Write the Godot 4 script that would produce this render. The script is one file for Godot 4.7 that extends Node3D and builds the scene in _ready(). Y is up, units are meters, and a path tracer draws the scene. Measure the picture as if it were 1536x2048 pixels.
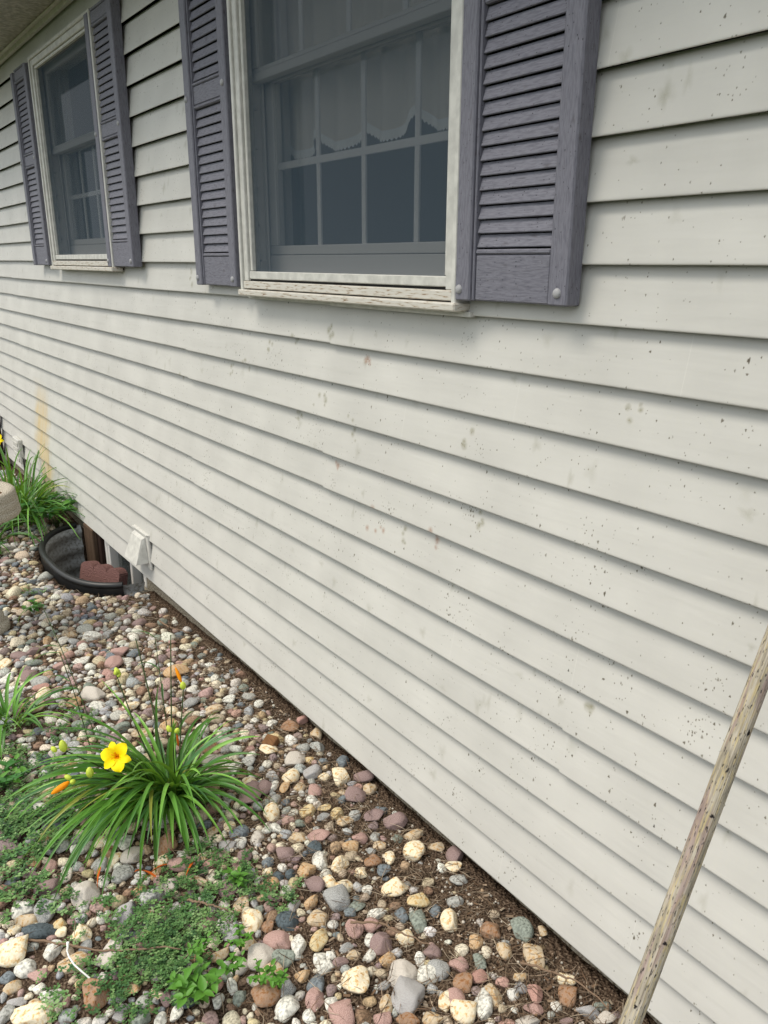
extends Node3D
# A vinyl-sided house wall with two shuttered windows above a bed of river stones and daylilies.
# x runs along the wall, +z points away from it, y = 0 is the soil at its foot.

const STEP := 0.1016        # one clapboard course
const LEVEL := 1.48         # the course line level with the eye
const SOFFIT := 2.505

var rng := RandomNumberGenerator.new()
var mats := {}
var taken := {}
var house: Node3D
var taken_stones := {}      # hash grid of stones already laid
var wave := FastNoiseLite.new()
var lumps := FastNoiseLite.new()

# hand-placed stones: x, z, half width, half height, half depth, colour, 1 = broken / 0 = rounded
const STONES := [
	[-1.688, 0.057, 0.028, 0.019, 0.037, "cream", 1],
	[-1.845, 0.125, 0.032, 0.019, 0.030, "pale", 1],
	[-1.759, 0.115, 0.027, 0.019, 0.031, "bluegrey", 1],
	[-1.785, 0.175, 0.027, 0.019, 0.031, "cream", 0],
	[-1.889, 0.072, 0.024, 0.015, 0.025, "grey", 1],
	[-1.862, 0.035, 0.024, 0.015, 0.025, "grey", 1],
	[-1.795, 0.056, 0.018, 0.011, 0.018, "slate", 0],
	[-1.760, 0.075, 0.015, 0.010, 0.016, "tan", 0],
	[-1.721, 0.098, 0.019, 0.011, 0.017, "cream", 0],
	[-1.754, 0.008, 0.021, 0.015, 0.028, "slate", 0],
	[-1.824, 0.087, 0.015, 0.010, 0.016, "yellow", 1],
	[-2.033, -0.012, 0.020, 0.014, 0.024, "salmon", 1],
	[-1.934, -0.005, 0.019, 0.013, 0.028, "tan", 1],
	[-2.067, 0.086, 0.020, 0.011, 0.018, "white", 1],
	[-2.125, 0.120, 0.015, 0.010, 0.016, "white", 1],
	[-1.786, 0.307, 0.033, 0.022, 0.053, "mauve", 1],
	[-1.834, 0.289, 0.023, 0.014, 0.023, "cream", 1],
	[-1.785, 0.238, 0.018, 0.012, 0.027, "white", 1],
	[-1.757, 0.214, 0.015, 0.010, 0.025, "orange", 0],
	[-1.788, 0.265, 0.024, 0.016, 0.027, "mauve", 1],
	[-1.682, 0.296, 0.024, 0.017, 0.038, "cream", 0],
	[-1.729, 0.259, 0.018, 0.012, 0.023, "grey", 0],
	[-1.728, 0.178, 0.019, 0.012, 0.019, "tan", 0],
	[-1.682, 0.153, 0.021, 0.014, 0.024, "pink", 1],
	[-1.658, 0.177, 0.017, 0.010, 0.017, "white", 1],
	[-1.635, 0.088, 0.015, 0.008, 0.013, "tan", 0],
	[-1.597, 0.069, 0.033, 0.016, 0.026, "mauve", 1],
	[-1.597, 0.017, 0.021, 0.012, 0.019, "tan", 0],
	[-1.652, -0.000, 0.031, 0.014, 0.023, "mauve", 1],
	[-1.623, 0.214, 0.023, 0.016, 0.025, "yellow", 1],
	[-1.602, 0.172, 0.021, 0.009, 0.015, "yellow", 0],
	[-1.559, 0.154, 0.020, 0.013, 0.022, "yellow", 1],
	[-1.576, 0.191, 0.021, 0.010, 0.016, "granite", 0],
	[-1.522, 0.123, 0.017, 0.012, 0.021, "grey", 0],
	[-1.623, 0.277, 0.020, 0.011, 0.018, "pink", 1],
	[-1.656, 0.409, 0.027, 0.016, 0.027, "slate", 1],
	[-1.606, 0.379, 0.018, 0.012, 0.026, "pale", 1],
	[-1.692, 0.419, 0.017, 0.011, 0.018, "cream", 0],
	[-1.701, 0.465, 0.016, 0.011, 0.020, "tan", 0],
	[-1.550, 0.288, 0.026, 0.014, 0.023, "tan", 0],
	[-1.516, 0.241, 0.032, 0.015, 0.024, "pink", 1],
	[-1.482, 0.277, 0.020, 0.014, 0.022, "dark", 1],
	[-1.445, 0.157, 0.022, 0.012, 0.019, "pink", 1],
	[-1.428, 0.120, 0.014, 0.009, 0.017, "grey", 0],
	[-1.393, 0.129, 0.019, 0.009, 0.015, "tan", 0],
	[-1.436, 0.195, 0.022, 0.013, 0.020, "orange", 0],
	[-1.512, 0.348, 0.027, 0.015, 0.024, "mauve", 0],
	[-1.510, 0.400, 0.016, 0.011, 0.018, "slate", 0],
	[-1.567, 0.437, 0.020, 0.013, 0.020, "mauve", 1],
	[-1.438, 0.288, 0.020, 0.014, 0.028, "white", 1],
	[-1.401, 0.250, 0.025, 0.017, 0.031, "cream", 0],
	[-1.358, 0.175, 0.025, 0.013, 0.021, "brown", 0],
	[-1.322, 0.068, 0.030, 0.020, 0.032, "cream", 1],
	[-1.340, 0.136, 0.015, 0.010, 0.022, "cream", 1],
	[-1.302, 0.010, 0.022, 0.012, 0.019, "tan", 0],
	[-1.246, -0.006, 0.024, 0.017, 0.032, "mauve", 1],
	[-1.439, 0.043, 0.034, 0.019, 0.030, "mauve", 1],
	[-1.493, 0.077, 0.031, 0.013, 0.021, "mauve", 1],
	[-1.505, 0.045, 0.021, 0.012, 0.020, "slate", 0],
	[-1.372, 0.031, 0.030, 0.011, 0.017, "tan", 0],
	[-1.431, 0.332, 0.024, 0.015, 0.025, "orange", 0],
	[-1.347, 0.222, 0.017, 0.011, 0.018, "cream", 0],
	[-1.455, 0.399, 0.016, 0.011, 0.018, "dark", 1],
	[-1.444, 0.372, 0.013, 0.009, 0.015, "dark", 1],
	[-1.486, 0.413, 0.015, 0.009, 0.015, "cream", 0],
	[-1.442, 0.431, 0.024, 0.015, 0.024, "orange", 1],
	[-1.370, 0.343, 0.025, 0.016, 0.025, "mauve", 1],
	[-1.334, 0.282, 0.025, 0.013, 0.021, "cream", 0],
	[-1.304, 0.322, 0.033, 0.023, 0.037, "granite", 0],
	[-1.292, 0.241, 0.013, 0.008, 0.013, "white", 0],
	[-1.255, 0.184, 0.034, 0.018, 0.029, "cream", 0],
	[-1.184, 0.161, 0.031, 0.014, 0.023, "yellow", 0],
	[-1.144, 0.198, 0.021, 0.015, 0.036, "green", 0],
	[-1.179, 0.221, 0.015, 0.010, 0.023, "slate", 0],
	[-1.143, 0.146, 0.015, 0.010, 0.020, "slate", 1],
	[-1.097, 0.142, 0.021, 0.015, 0.029, "cream", 1],
	[-1.131, 0.094, 0.022, 0.010, 0.016, "grey", 0],
	[-1.176, 0.042, 0.024, 0.010, 0.016, "grey", 0],
	[-1.122, 0.254, 0.022, 0.014, 0.022, "cream", 0],
	[-1.215, 0.266, 0.026, 0.010, 0.017, "white", 1],
	[-1.190, 0.296, 0.022, 0.013, 0.021, "pink", 1],
	[-1.202, 0.340, 0.022, 0.014, 0.022, "pink", 1],
	[-1.133, 0.311, 0.027, 0.018, 0.029, "mauve", 1],
	[-1.161, 0.322, 0.014, 0.009, 0.021, "white", 1],
	[-1.224, 0.422, 0.022, 0.015, 0.035, "yellow", 0],
	[-1.276, 0.394, 0.026, 0.014, 0.023, "tan", 0],
	[-1.315, 0.453, 0.029, 0.015, 0.024, "dark", 1],
	[-1.360, 0.519, 0.025, 0.017, 0.030, "cream", 0],
	[-1.330, 0.497, 0.015, 0.010, 0.017, "brown", 0],
	[-1.358, 0.569, 0.025, 0.017, 0.027, "granite", 0],
	[-1.394, 0.575, 0.019, 0.013, 0.027, "white", 1],
	[-1.423, 0.606, 0.025, 0.015, 0.025, "pink", 1],
	[-1.310, 0.555, 0.023, 0.012, 0.019, "tan", 0],
	[-1.277, 0.500, 0.033, 0.016, 0.025, "pink", 1],
	[-1.239, 0.466, 0.018, 0.013, 0.031, "white", 1],
	[-1.260, 0.549, 0.032, 0.019, 0.030, "pale", 0],
	[-1.230, 0.511, 0.027, 0.013, 0.022, "green", 1],
	[-1.181, 0.448, 0.014, 0.010, 0.020, "white", 1],
	[-1.172, 0.422, 0.013, 0.008, 0.013, "white", 1],
	[-1.155, 0.447, 0.020, 0.010, 0.016, "white", 1],
	[-1.143, 0.382, 0.017, 0.008, 0.013, "tan", 0],
	[-1.174, 0.380, 0.018, 0.009, 0.014, "granite", 0],
	[-1.211, 0.553, 0.029, 0.017, 0.027, "tan", 0],
	[-1.171, 0.499, 0.016, 0.011, 0.021, "orange", 0],
	[-1.133, 0.487, 0.020, 0.014, 0.028, "slate", 0],
	[-1.161, 0.543, 0.022, 0.014, 0.022, "granite", 0],
	[-1.173, 0.583, 0.033, 0.020, 0.032, "brown", 0],
	[-1.083, 0.418, 0.031, 0.021, 0.040, "cream", 0],
	[-1.040, 0.322, 0.032, 0.020, 0.032, "pale", 0],
	[-1.012, 0.279, 0.025, 0.014, 0.022, "white", 0],
	[-0.992, 0.346, 0.035, 0.024, 0.046, "bluegrey", 0],
	[-1.006, 0.392, 0.015, 0.010, 0.026, "tan", 0],
	[-1.117, 0.563, 0.024, 0.017, 0.030, "white", 1],
	[-1.038, 0.482, 0.025, 0.017, 0.035, "pink", 1],
	[-1.103, 0.506, 0.021, 0.014, 0.025, "pink", 1],
	[-1.076, 0.484, 0.015, 0.010, 0.019, "white", 0],
	[-0.947, 0.232, 0.021, 0.015, 0.025, "brown", 0],
	[-0.989, 0.206, 0.022, 0.012, 0.020, "pink", 1],
	[-1.003, 0.251, 0.025, 0.014, 0.023, "granite", 0],
	[-1.051, 0.230, 0.020, 0.013, 0.023, "mauve", 1],
	[-1.013, 0.132, 0.017, 0.011, 0.018, "orange", 0],
	[-1.016, 0.084, 0.025, 0.016, 0.025, "brown", 0],
	[-0.967, 0.163, 0.013, 0.009, 0.023, "green", 1],
	[-0.884, 0.232, 0.021, 0.014, 0.036, "white", 1],
	[-0.895, 0.278, 0.027, 0.017, 0.027, "cream", 1],
	[-0.936, 0.291, 0.014, 0.010, 0.023, "cream", 1],
	[-0.887, 0.201, 0.021, 0.014, 0.026, "tan", 1],
	[-0.925, 0.269, 0.019, 0.013, 0.022, "pink", 1],
	[-0.922, 0.337, 0.022, 0.010, 0.016, "tan", 0],
	[-0.948, 0.380, 0.025, 0.010, 0.016, "brown", 0],
	[-0.980, 0.420, 0.019, 0.010, 0.016, "pink", 1],
	[-1.702, 0.468, 0.015, 0.010, 0.021, "tan", 0],
	[-1.793, 0.672, 0.020, 0.014, 0.032, "white", 0],
	[-1.792, 0.718, 0.018, 0.012, 0.022, "brown", 0],
	[-1.757, 0.714, 0.016, 0.011, 0.025, "cream", 0],
	[-1.761, 0.750, 0.020, 0.014, 0.022, "grey", 0],
	[-1.843, 0.721, 0.022, 0.013, 0.021, "cream", 1],
	[-1.671, 0.617, 0.023, 0.013, 0.021, "cream", 0],
	[-1.718, 0.590, 0.030, 0.021, 0.038, "brown", 0],
	[-1.630, 0.589, 0.030, 0.014, 0.023, "pink", 1],
	[-1.759, 0.878, 0.030, 0.020, 0.032, "mauve", 1],
	[-1.677, 0.810, 0.034, 0.021, 0.034, "pale", 1],
	[-1.711, 0.944, 0.027, 0.013, 0.021, "white", 1],
	[-1.679, 0.904, 0.025, 0.017, 0.035, "granite", 1],
	[-1.679, 0.945, 0.029, 0.010, 0.017, "tan", 0],
	[-1.624, 0.930, 0.042, 0.016, 0.026, "dark", 0],
	[-1.622, 0.886, 0.017, 0.010, 0.016, "yellow", 0],
	[-1.595, 0.889, 0.013, 0.008, 0.013, "cream", 0],
	[-1.663, 0.976, 0.016, 0.009, 0.014, "cream", 0],
	[-1.644, 0.825, 0.013, 0.009, 0.014, "white", 0],
	[-1.646, 0.772, 0.011, 0.008, 0.013, "white", 0],
	[-1.564, 0.750, 0.027, 0.019, 0.034, "bluegrey", 0],
	[-1.571, 0.682, 0.032, 0.021, 0.034, "grey", 1],
	[-1.542, 0.711, 0.024, 0.010, 0.016, "cream", 0],
	[-1.611, 0.698, 0.017, 0.011, 0.021, "orange", 0],
	[-1.591, 0.629, 0.022, 0.015, 0.028, "pale", 0],
	[-1.589, 0.995, 0.035, 0.023, 0.037, "cream", 1],
	[-1.549, 0.918, 0.022, 0.015, 0.028, "white", 1],
	[-1.536, 0.980, 0.023, 0.013, 0.021, "white", 1],
	[-1.506, 0.960, 0.022, 0.013, 0.022, "pink", 0],
	[-1.511, 1.011, 0.019, 0.012, 0.019, "tan", 0],
	[-1.538, 1.017, 0.017, 0.010, 0.016, "slate", 0],
	[-1.435, 0.952, 0.026, 0.012, 0.020, "white", 0],
	[-1.438, 0.986, 0.012, 0.007, 0.011, "tan", 0],
	[-1.376, 0.878, 0.032, 0.021, 0.034, "brown", 1],
	[-1.412, 0.995, 0.047, 0.018, 0.029, "cream", 1],
	[-1.445, 1.041, 0.017, 0.011, 0.027, "grey", 0],
	[-1.498, 1.033, 0.008, 0.006, 0.014, "granite", 0],
	[-1.464, 0.815, 0.023, 0.016, 0.039, "pale", 1],
	[-1.459, 0.749, 0.028, 0.014, 0.023, "pink", 1],
	[-1.434, 0.695, 0.019, 0.013, 0.020, "slate", 0],
	[-1.264, 0.721, 0.021, 0.013, 0.021, "dark", 0],
	[-1.267, 0.665, 0.026, 0.013, 0.021, "salmon", 1],
	[-1.276, 0.818, 0.021, 0.014, 0.022, "green", 0],
	[-1.254, 0.783, 0.014, 0.009, 0.021, "white", 1],
	[-3.119, 0.364, 0.041, 0.018, 0.029, "white", 0],
	[-3.271, 0.331, 0.029, 0.018, 0.029, "yellow", 0],
	[-2.796, 0.376, 0.033, 0.023, 0.038, "pink", 1],
	[-2.842, 0.282, 0.022, 0.015, 0.031, "slate", 1],
	[-3.043, 0.504, 0.023, 0.016, 0.026, "cream", 0],
	[-3.215, 0.186, 0.024, 0.014, 0.022, "mauve", 0],
	[-3.119, 0.163, 0.032, 0.019, 0.031, "mauve", 0],
	[-2.710, 0.654, 0.024, 0.017, 0.039, "cream", 1],
	[-3.015, 0.618, 0.035, 0.014, 0.023, "green", 0],
	[-3.128, 0.650, 0.040, 0.017, 0.027, "mauve", 1],
	[-3.120, 0.597, 0.027, 0.017, 0.027, "mauve", 1],
	[-3.072, 0.710, 0.021, 0.014, 0.035, "cream", 1],
	[-2.828, 0.641, 0.037, 0.018, 0.030, "grey", 1],
	[-2.910, 0.656, 0.036, 0.019, 0.031, "mauve", 1],
	[-3.195, 0.522, 0.019, 0.013, 0.028, "orange", 1],
	[-3.192, 0.433, 0.030, 0.017, 0.028, "tan", 0],
	[-2.925, 0.546, 0.024, 0.014, 0.023, "pink", 1],
	[-2.923, 0.735, 0.028, 0.016, 0.025, "white", 1],
	[-2.784, 0.463, 0.017, 0.012, 0.019, "white", 0],
	[-0.907, 0.055, 0.023, 0.016, 0.034, "tan", 0],
	[-0.969, 0.031, 0.027, 0.018, 0.029, "green", 1],
	[-0.886, 0.119, 0.018, 0.007, 0.011, "tan", 0],
	[-0.839, 0.126, 0.017, 0.011, 0.027, "salmon", 1],
	[-0.797, 0.072, 0.020, 0.014, 0.025, "brown", 1],
	[-0.815, 0.154, 0.022, 0.008, 0.014, "pink", 1],
	[-0.804, 0.183, 0.028, 0.009, 0.015, "pale", 1],
	[-0.717, 0.047, 0.026, 0.009, 0.015, "pale", 0],
	[-0.942, -0.010, 0.010, 0.007, 0.014, "tan", 1],
	[-0.759, 0.118, 0.014, 0.005, 0.008, "mauve", 0],
	[-0.737, 0.029, 0.020, 0.006, 0.010, "green", 0],
]


func _ready() -> void:
	# ---- camera, sky, sun, exposure
	var cam := Camera3D.new()
	cam.name = "camera"
	cam.fov = 66.09
	cam.near = 0.03
	cam.far = 400.0
	cam.transform = Transform3D(Basis(Vector3(0.58996, 0.00246, -0.80743), Vector3(-0.24660, 0.95277, -0.17728), Vector3(0.76885, 0.30370, 0.56270)).orthonormalized(), Vector3(0.0, 1.4817, 1.1374))
	add_child(cam)
	cam.current = true
	var sky_mat := ProceduralSkyMaterial.new()
	sky_mat.sky_top_color = Color(0.95, 0.98, 1.0)
	sky_mat.sky_horizon_color = Color(0.78, 0.795, 0.81)
	sky_mat.sky_curve = 0.6
	sky_mat.ground_bottom_color = Color(0.28, 0.30, 0.22)
	sky_mat.ground_horizon_color = Color(0.45, 0.48, 0.42)
	sky_mat.sun_angle_max = 1.0
	var sky := Sky.new()
	sky.sky_material = sky_mat
	var env := Environment.new()
	env.background_mode = Environment.BG_SKY
	env.sky = sky
	env.background_energy_multiplier = 1.0
	env.tonemap_mode = Environment.TONE_MAPPER_LINEAR
	env.tonemap_exposure = 1.86
	env.sdfgi_enabled = true
	env.ssao_enabled = true
	env.ssil_enabled = true
	var we := WorldEnvironment.new()
	we.name = "environment"
	we.environment = env
	add_child(we)
	var sun := DirectionalLight3D.new()
	sun.name = "sun"
	sun.light_energy = 0.5
	sun.light_color = Color(1.0, 0.97, 0.92)
	sun.light_angular_distance = 26.0
	sun.shadow_enabled = true
	add_child(sun)
	sun.look_at_from_position(Vector3(-1.8, 5.6, 3.2), Vector3.ZERO)

	rng.seed = 4711
	wave.seed = 5
	wave.frequency = 1.0
	lumps.seed = 9
	lumps.frequency = 1.6
	make_materials()
	build_ground()
	build_house()
	build_well()
	build_stones()
	build_litter()
	build_plants()
	build_objects()


# ------------------------------------------------------------------ helpers

func numbered(called: String) -> String:
	var n: int = taken.get(called, 0)
	taken[called] = n + 1
	return called if n == 0 else "%s_%03d" % [called, n]


func thing(called: String, label: String, category: String, where := Vector3.ZERO, group := "", turn := 0.0) -> Node3D:
	var o := Node3D.new()
	o.name = numbered(called)
	add_child(o)
	o.position = where
	o.rotation.y = turn
	o.set_meta("label", label)
	o.set_meta("category", category)
	if group != "":
		o.set_meta("group", group)
	return o


func part(parent: Node3D, called: String, mesh: Mesh, mat: Material, xf := Transform3D.IDENTITY, label := "") -> MeshInstance3D:
	var o := MeshInstance3D.new()
	o.mesh = mesh
	o.material_override = mat
	o.transform = xf
	if parent == self:
		o.name = numbered(called)
	else:
		o.name = called
	parent.add_child(o, true)
	if label != "":
		o.set_meta("label", label)
	return o


func holder(parent: Node3D, called: String, label := "", xf := Transform3D.IDENTITY) -> Node3D:
	var o := Node3D.new()
	o.name = called
	o.transform = xf
	parent.add_child(o, true)
	if label != "":
		o.set_meta("label", label)
	return o


func begin(flat := true) -> SurfaceTool:
	var st := SurfaceTool.new()
	st.begin(Mesh.PRIMITIVE_TRIANGLES)
	st.set_smooth_group(-1 if flat else 0)
	return st


func finish(st: SurfaceTool) -> ArrayMesh:
	st.generate_normals()
	return st.commit()


# a convex polygon turned so that it faces «out»
func poly(st: SurfaceTool, pts: Array, out: Vector3) -> void:
	var a: Vector3 = pts[0]
	var n := Vector3.ZERO
	for i in range(1, pts.size() - 1):
		n += (pts[i + 1] - a).cross(pts[i] - a)
	var flip := n.dot(out) < 0.0
	for i in range(1, pts.size() - 1):
		st.add_vertex(a)
		if flip:
			st.add_vertex(pts[i + 1])
			st.add_vertex(pts[i])
		else:
			st.add_vertex(pts[i])
			st.add_vertex(pts[i + 1])


# a box with chamfered edges
func block(st: SurfaceTool, lo: Vector3, hi: Vector3, bev := 0.002, xf := Transform3D.IDENTITY) -> void:
	var c := (lo + hi) * 0.5
	var h := (hi - lo) * 0.5
	bev = minf(bev, minf(h.x, minf(h.y, h.z)) * 0.6)
	var o: Vector3 = xf * c
	var p := func(s: Vector3, axis: int) -> Vector3:
		var v := Vector3(h.x - bev, h.y - bev, h.z - bev)
		v[axis] = h[axis]
		return xf * (c + v * s)
	for a in 3:
		var b := (a + 1) % 3
		var d := (a + 2) % 3
		for sa in [-1.0, 1.0]:
			var pts := []
			for k in [[-1.0, -1.0], [1.0, -1.0], [1.0, 1.0], [-1.0, 1.0]]:
				var s := Vector3.ONE
				s[a] = sa
				s[b] = k[0]
				s[d] = k[1]
				pts.append(p.call(s, a))
			poly(st, pts, (pts[0] + pts[2]) * 0.5 - o)
			for sb in [-1.0, 1.0]:
				var e := []
				for k in [[a, -1.0], [a, 1.0], [b, 1.0], [b, -1.0]]:
					var s := Vector3.ONE
					s[a] = sa
					s[b] = sb
					s[d] = k[1]
					e.append(p.call(s, k[0]))
				poly(st, e, (e[0] + e[2]) * 0.5 - o)
	for sx in [-1.0, 1.0]:
		for sy in [-1.0, 1.0]:
			for sz in [-1.0, 1.0]:
				var s := Vector3(sx, sy, sz)
				var t := [p.call(s, 0), p.call(s, 1), p.call(s, 2)]
				poly(st, t, t[0] - o)


func box_mesh(lo: Vector3, hi: Vector3, bev := 0.002, xf := Transform3D.IDENTITY) -> ArrayMesh:
	var st := begin()
	block(st, lo, hi, bev, xf)
	return finish(st)


# a round bar through points, with a radius at each
func tube(st: SurfaceTool, pts: Array, radii: Array, sides := 8, capped := true) -> void:
	var rings := []
	var side := Vector3.ZERO
	for i in pts.size():
		var d: Vector3 = (pts[mini(i + 1, pts.size() - 1)] - pts[maxi(i - 1, 0)]).normalized()
		if i == 0:
			side = d.cross(Vector3.UP if absf(d.y) < 0.9 else Vector3.RIGHT).normalized()
		else:
			side = (side - d * side.dot(d)).normalized()
		var up := side.cross(d)
		var ring := []
		for k in sides:
			var a := TAU * k / sides
			ring.append(pts[i] + (side * cos(a) + up * sin(a)) * radii[i])
		rings.append(ring)
	for i in pts.size() - 1:
		for k in sides:
			var n := (k + 1) % sides
			var quad := [rings[i][k], rings[i][n], rings[i + 1][n], rings[i + 1][k]]
			poly(st, quad, (quad[0] + quad[2]) * 0.5 - (pts[i] + pts[i + 1]) * 0.5)
	if capped:
		poly(st, rings[0], pts[0] - pts[1])
		poly(st, rings[-1], pts[-1] - pts[-2])


func lathe(st: SurfaceTool, profile: Array, segs := 32) -> void:
	for i in profile.size() - 1:
		var a: Vector2 = profile[i]
		var b: Vector2 = profile[i + 1]
		for k in segs:
			var t0 := TAU * k / segs
			var t1 := TAU * (k + 1) / segs
			var d0 := Vector3(cos(t0), 0, sin(t0))
			var d1 := Vector3(cos(t1), 0, sin(t1))
			var quad := [d0 * a.x + Vector3.UP * a.y, d1 * a.x + Vector3.UP * a.y, d1 * b.x + Vector3.UP * b.y, d0 * b.x + Vector3.UP * b.y]
			if a.x < 0.0001:
				quad = [quad[0], quad[2], quad[3]]
			elif b.x < 0.0001:
				quad = [quad[0], quad[1], quad[2]]
			var e := b - a
			poly(st, quad, (d0 + d1) * 0.5 * e.y - Vector3.UP * e.x)


func rand(a: float, b: float) -> float:
	return rng.randf_range(a, b)


func smooth(a: float, b: float, x: float) -> float:
	return smoothstep(a, b, x)


# ------------------------------------------------------------------ materials

func noise_tex(size: int, freq: float, octaves: int, seed_: int, ramp: Array, stretch := 1) -> ImageTexture:
	var n := FastNoiseLite.new()
	n.noise_type = FastNoiseLite.TYPE_SIMPLEX_SMOOTH
	n.seed = seed_
	n.frequency = freq
	n.fractal_octaves = octaves
	n.fractal_gain = 0.55
	var im := n.get_seamless_image(size / stretch, size)
	im.convert(Image.FORMAT_L8)
	var g := Gradient.new()
	g.offsets = PackedFloat32Array([])
	var offs := PackedFloat32Array()
	var cols := PackedColorArray()
	for r in ramp:
		offs.append(r[0])
		cols.append(r[1])
	g.offsets = offs
	g.colors = cols
	var lut := []
	for i in 256:
		lut.append(g.sample(i / 255.0))
	var w := im.get_width()
	var out := Image.create(w, size, false, Image.FORMAT_RGB8)
	var data := im.get_data()
	for y in size:
		for x in w:
			out.set_pixel(x, y, lut[data[y * w + x]])
	if stretch > 1:
		out.resize(size, size, Image.INTERPOLATE_CUBIC)
	return ImageTexture.create_from_image(out)


func grey(v: float) -> Color:
	return Color(v, v, v)


func mat(called: String, color: Color, rough := 0.8, spec := 0.4) -> StandardMaterial3D:
	var m := StandardMaterial3D.new()
	m.resource_name = called
	m.albedo_color = color
	m.roughness = rough
	m.metallic_specular = spec
	mats[called] = m
	return m


func world_tex(m: StandardMaterial3D, tex: Texture2D, scale: Vector3, bump: Texture2D = null, depth := 0.0) -> StandardMaterial3D:
	m.uv1_triplanar = true
	m.uv1_world_triplanar = true
	m.uv1_triplanar_sharpness = 4.0
	m.uv1_scale = scale
	m.albedo_texture = tex
	if bump != null:
		m.heightmap_enabled = true
		m.heightmap_texture = bump
		m.heightmap_scale = depth
	return m


func spot(im: Image, cx: float, cy: float, rx: float, ry: float, col: Color, a: float, soft: bool) -> void:
	var w := im.get_width()
	var h := im.get_height()
	var ph := rng.randf() * TAU
	for y in range(int(cy - ry * 1.3) - 1, int(cy + ry * 1.3) + 2):
		for x in range(int(cx - rx * 1.3) - 1, int(cx + rx * 1.3) + 2):
			var dx := (x + 0.5 - cx) / rx
			var dy := (y + 0.5 - cy) / ry
			var ang := atan2(dy, dx)
			var d := sqrt(dx * dx + dy * dy) / (1.0 + 0.22 * sin(ang * 3.0 + ph) + 0.12 * sin(ang * 5.0 - ph))
			var k := clampf((1.0 - d) * (1.0 if soft else 2.5), 0.0, 1.0)
			if soft:
				k *= rng.randf_range(0.55, 1.0)
			if k > 0.0:
				var xi := posmod(x, w)
				var yi := posmod(y, h)
				im.set_pixel(xi, yi, im.get_pixel(xi, yi).lerp(col, k * a))


func make_siding_texture() -> ImageTexture:
	# fly specks, mud spatter and faint mildew over a faintly mottled vinyl; 2.05 m to the tile
	var n := FastNoiseLite.new()
	n.seed = 21
	n.frequency = 0.012
	n.fractal_octaves = 5
	var small := n.get_seamless_image(512, 512)
	small.convert(Image.FORMAT_L8)
	var data := small.get_data()
	var im := Image.create(512, 512, false, Image.FORMAT_RGB8)
	for y in 512:
		for x in 512:
			var v := 0.955 + (data[y * 512 + x] / 255.0 - 0.5) * 0.07
			im.set_pixel(x, y, Color(v, v, v * 0.995))
	im.resize(2048, 2048, Image.INTERPOLATE_CUBIC)
	for c in 200:
		var cx := rng.randf() * 2048.0
		var cy := rng.randf() * 2048.0
		var spread := rand(8, 70)
		for k in rng.randi_range(4, 22):
			var r := rand(0.7, 1.5) if rng.randf() < 0.88 else rand(1.5, 2.8)
			spot(im, cx + rng.randfn() * spread, cy + rng.randfn() * spread, r, r * rand(0.8, 2.0), Color(0.33, 0.30, 0.24), rand(0.3, 0.85), false)
	for c in 2200:
		var r := rand(0.7, 1.6)
		spot(im, rng.randf() * 2048.0, rng.randf() * 2048.0, r, r * rand(0.7, 1.8), Color(0.36, 0.34, 0.29), rand(0.25, 0.7), false)
	for c in 12:
		spot(im, rng.randf() * 2048.0, rng.randf() * 2048.0, rand(1.6, 2.6), rand(1.8, 3.6), Color(0.12, 0.11, 0.1), rand(0.5, 0.9), false)
	for c in 120:
		spot(im, rng.randf() * 2048.0, rng.randf() * 2048.0, rand(6, 18), rand(8, 26), Color(0.55, 0.54, 0.44), rand(0.1, 0.3), true)
	return ImageTexture.create_from_image(im)


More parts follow.
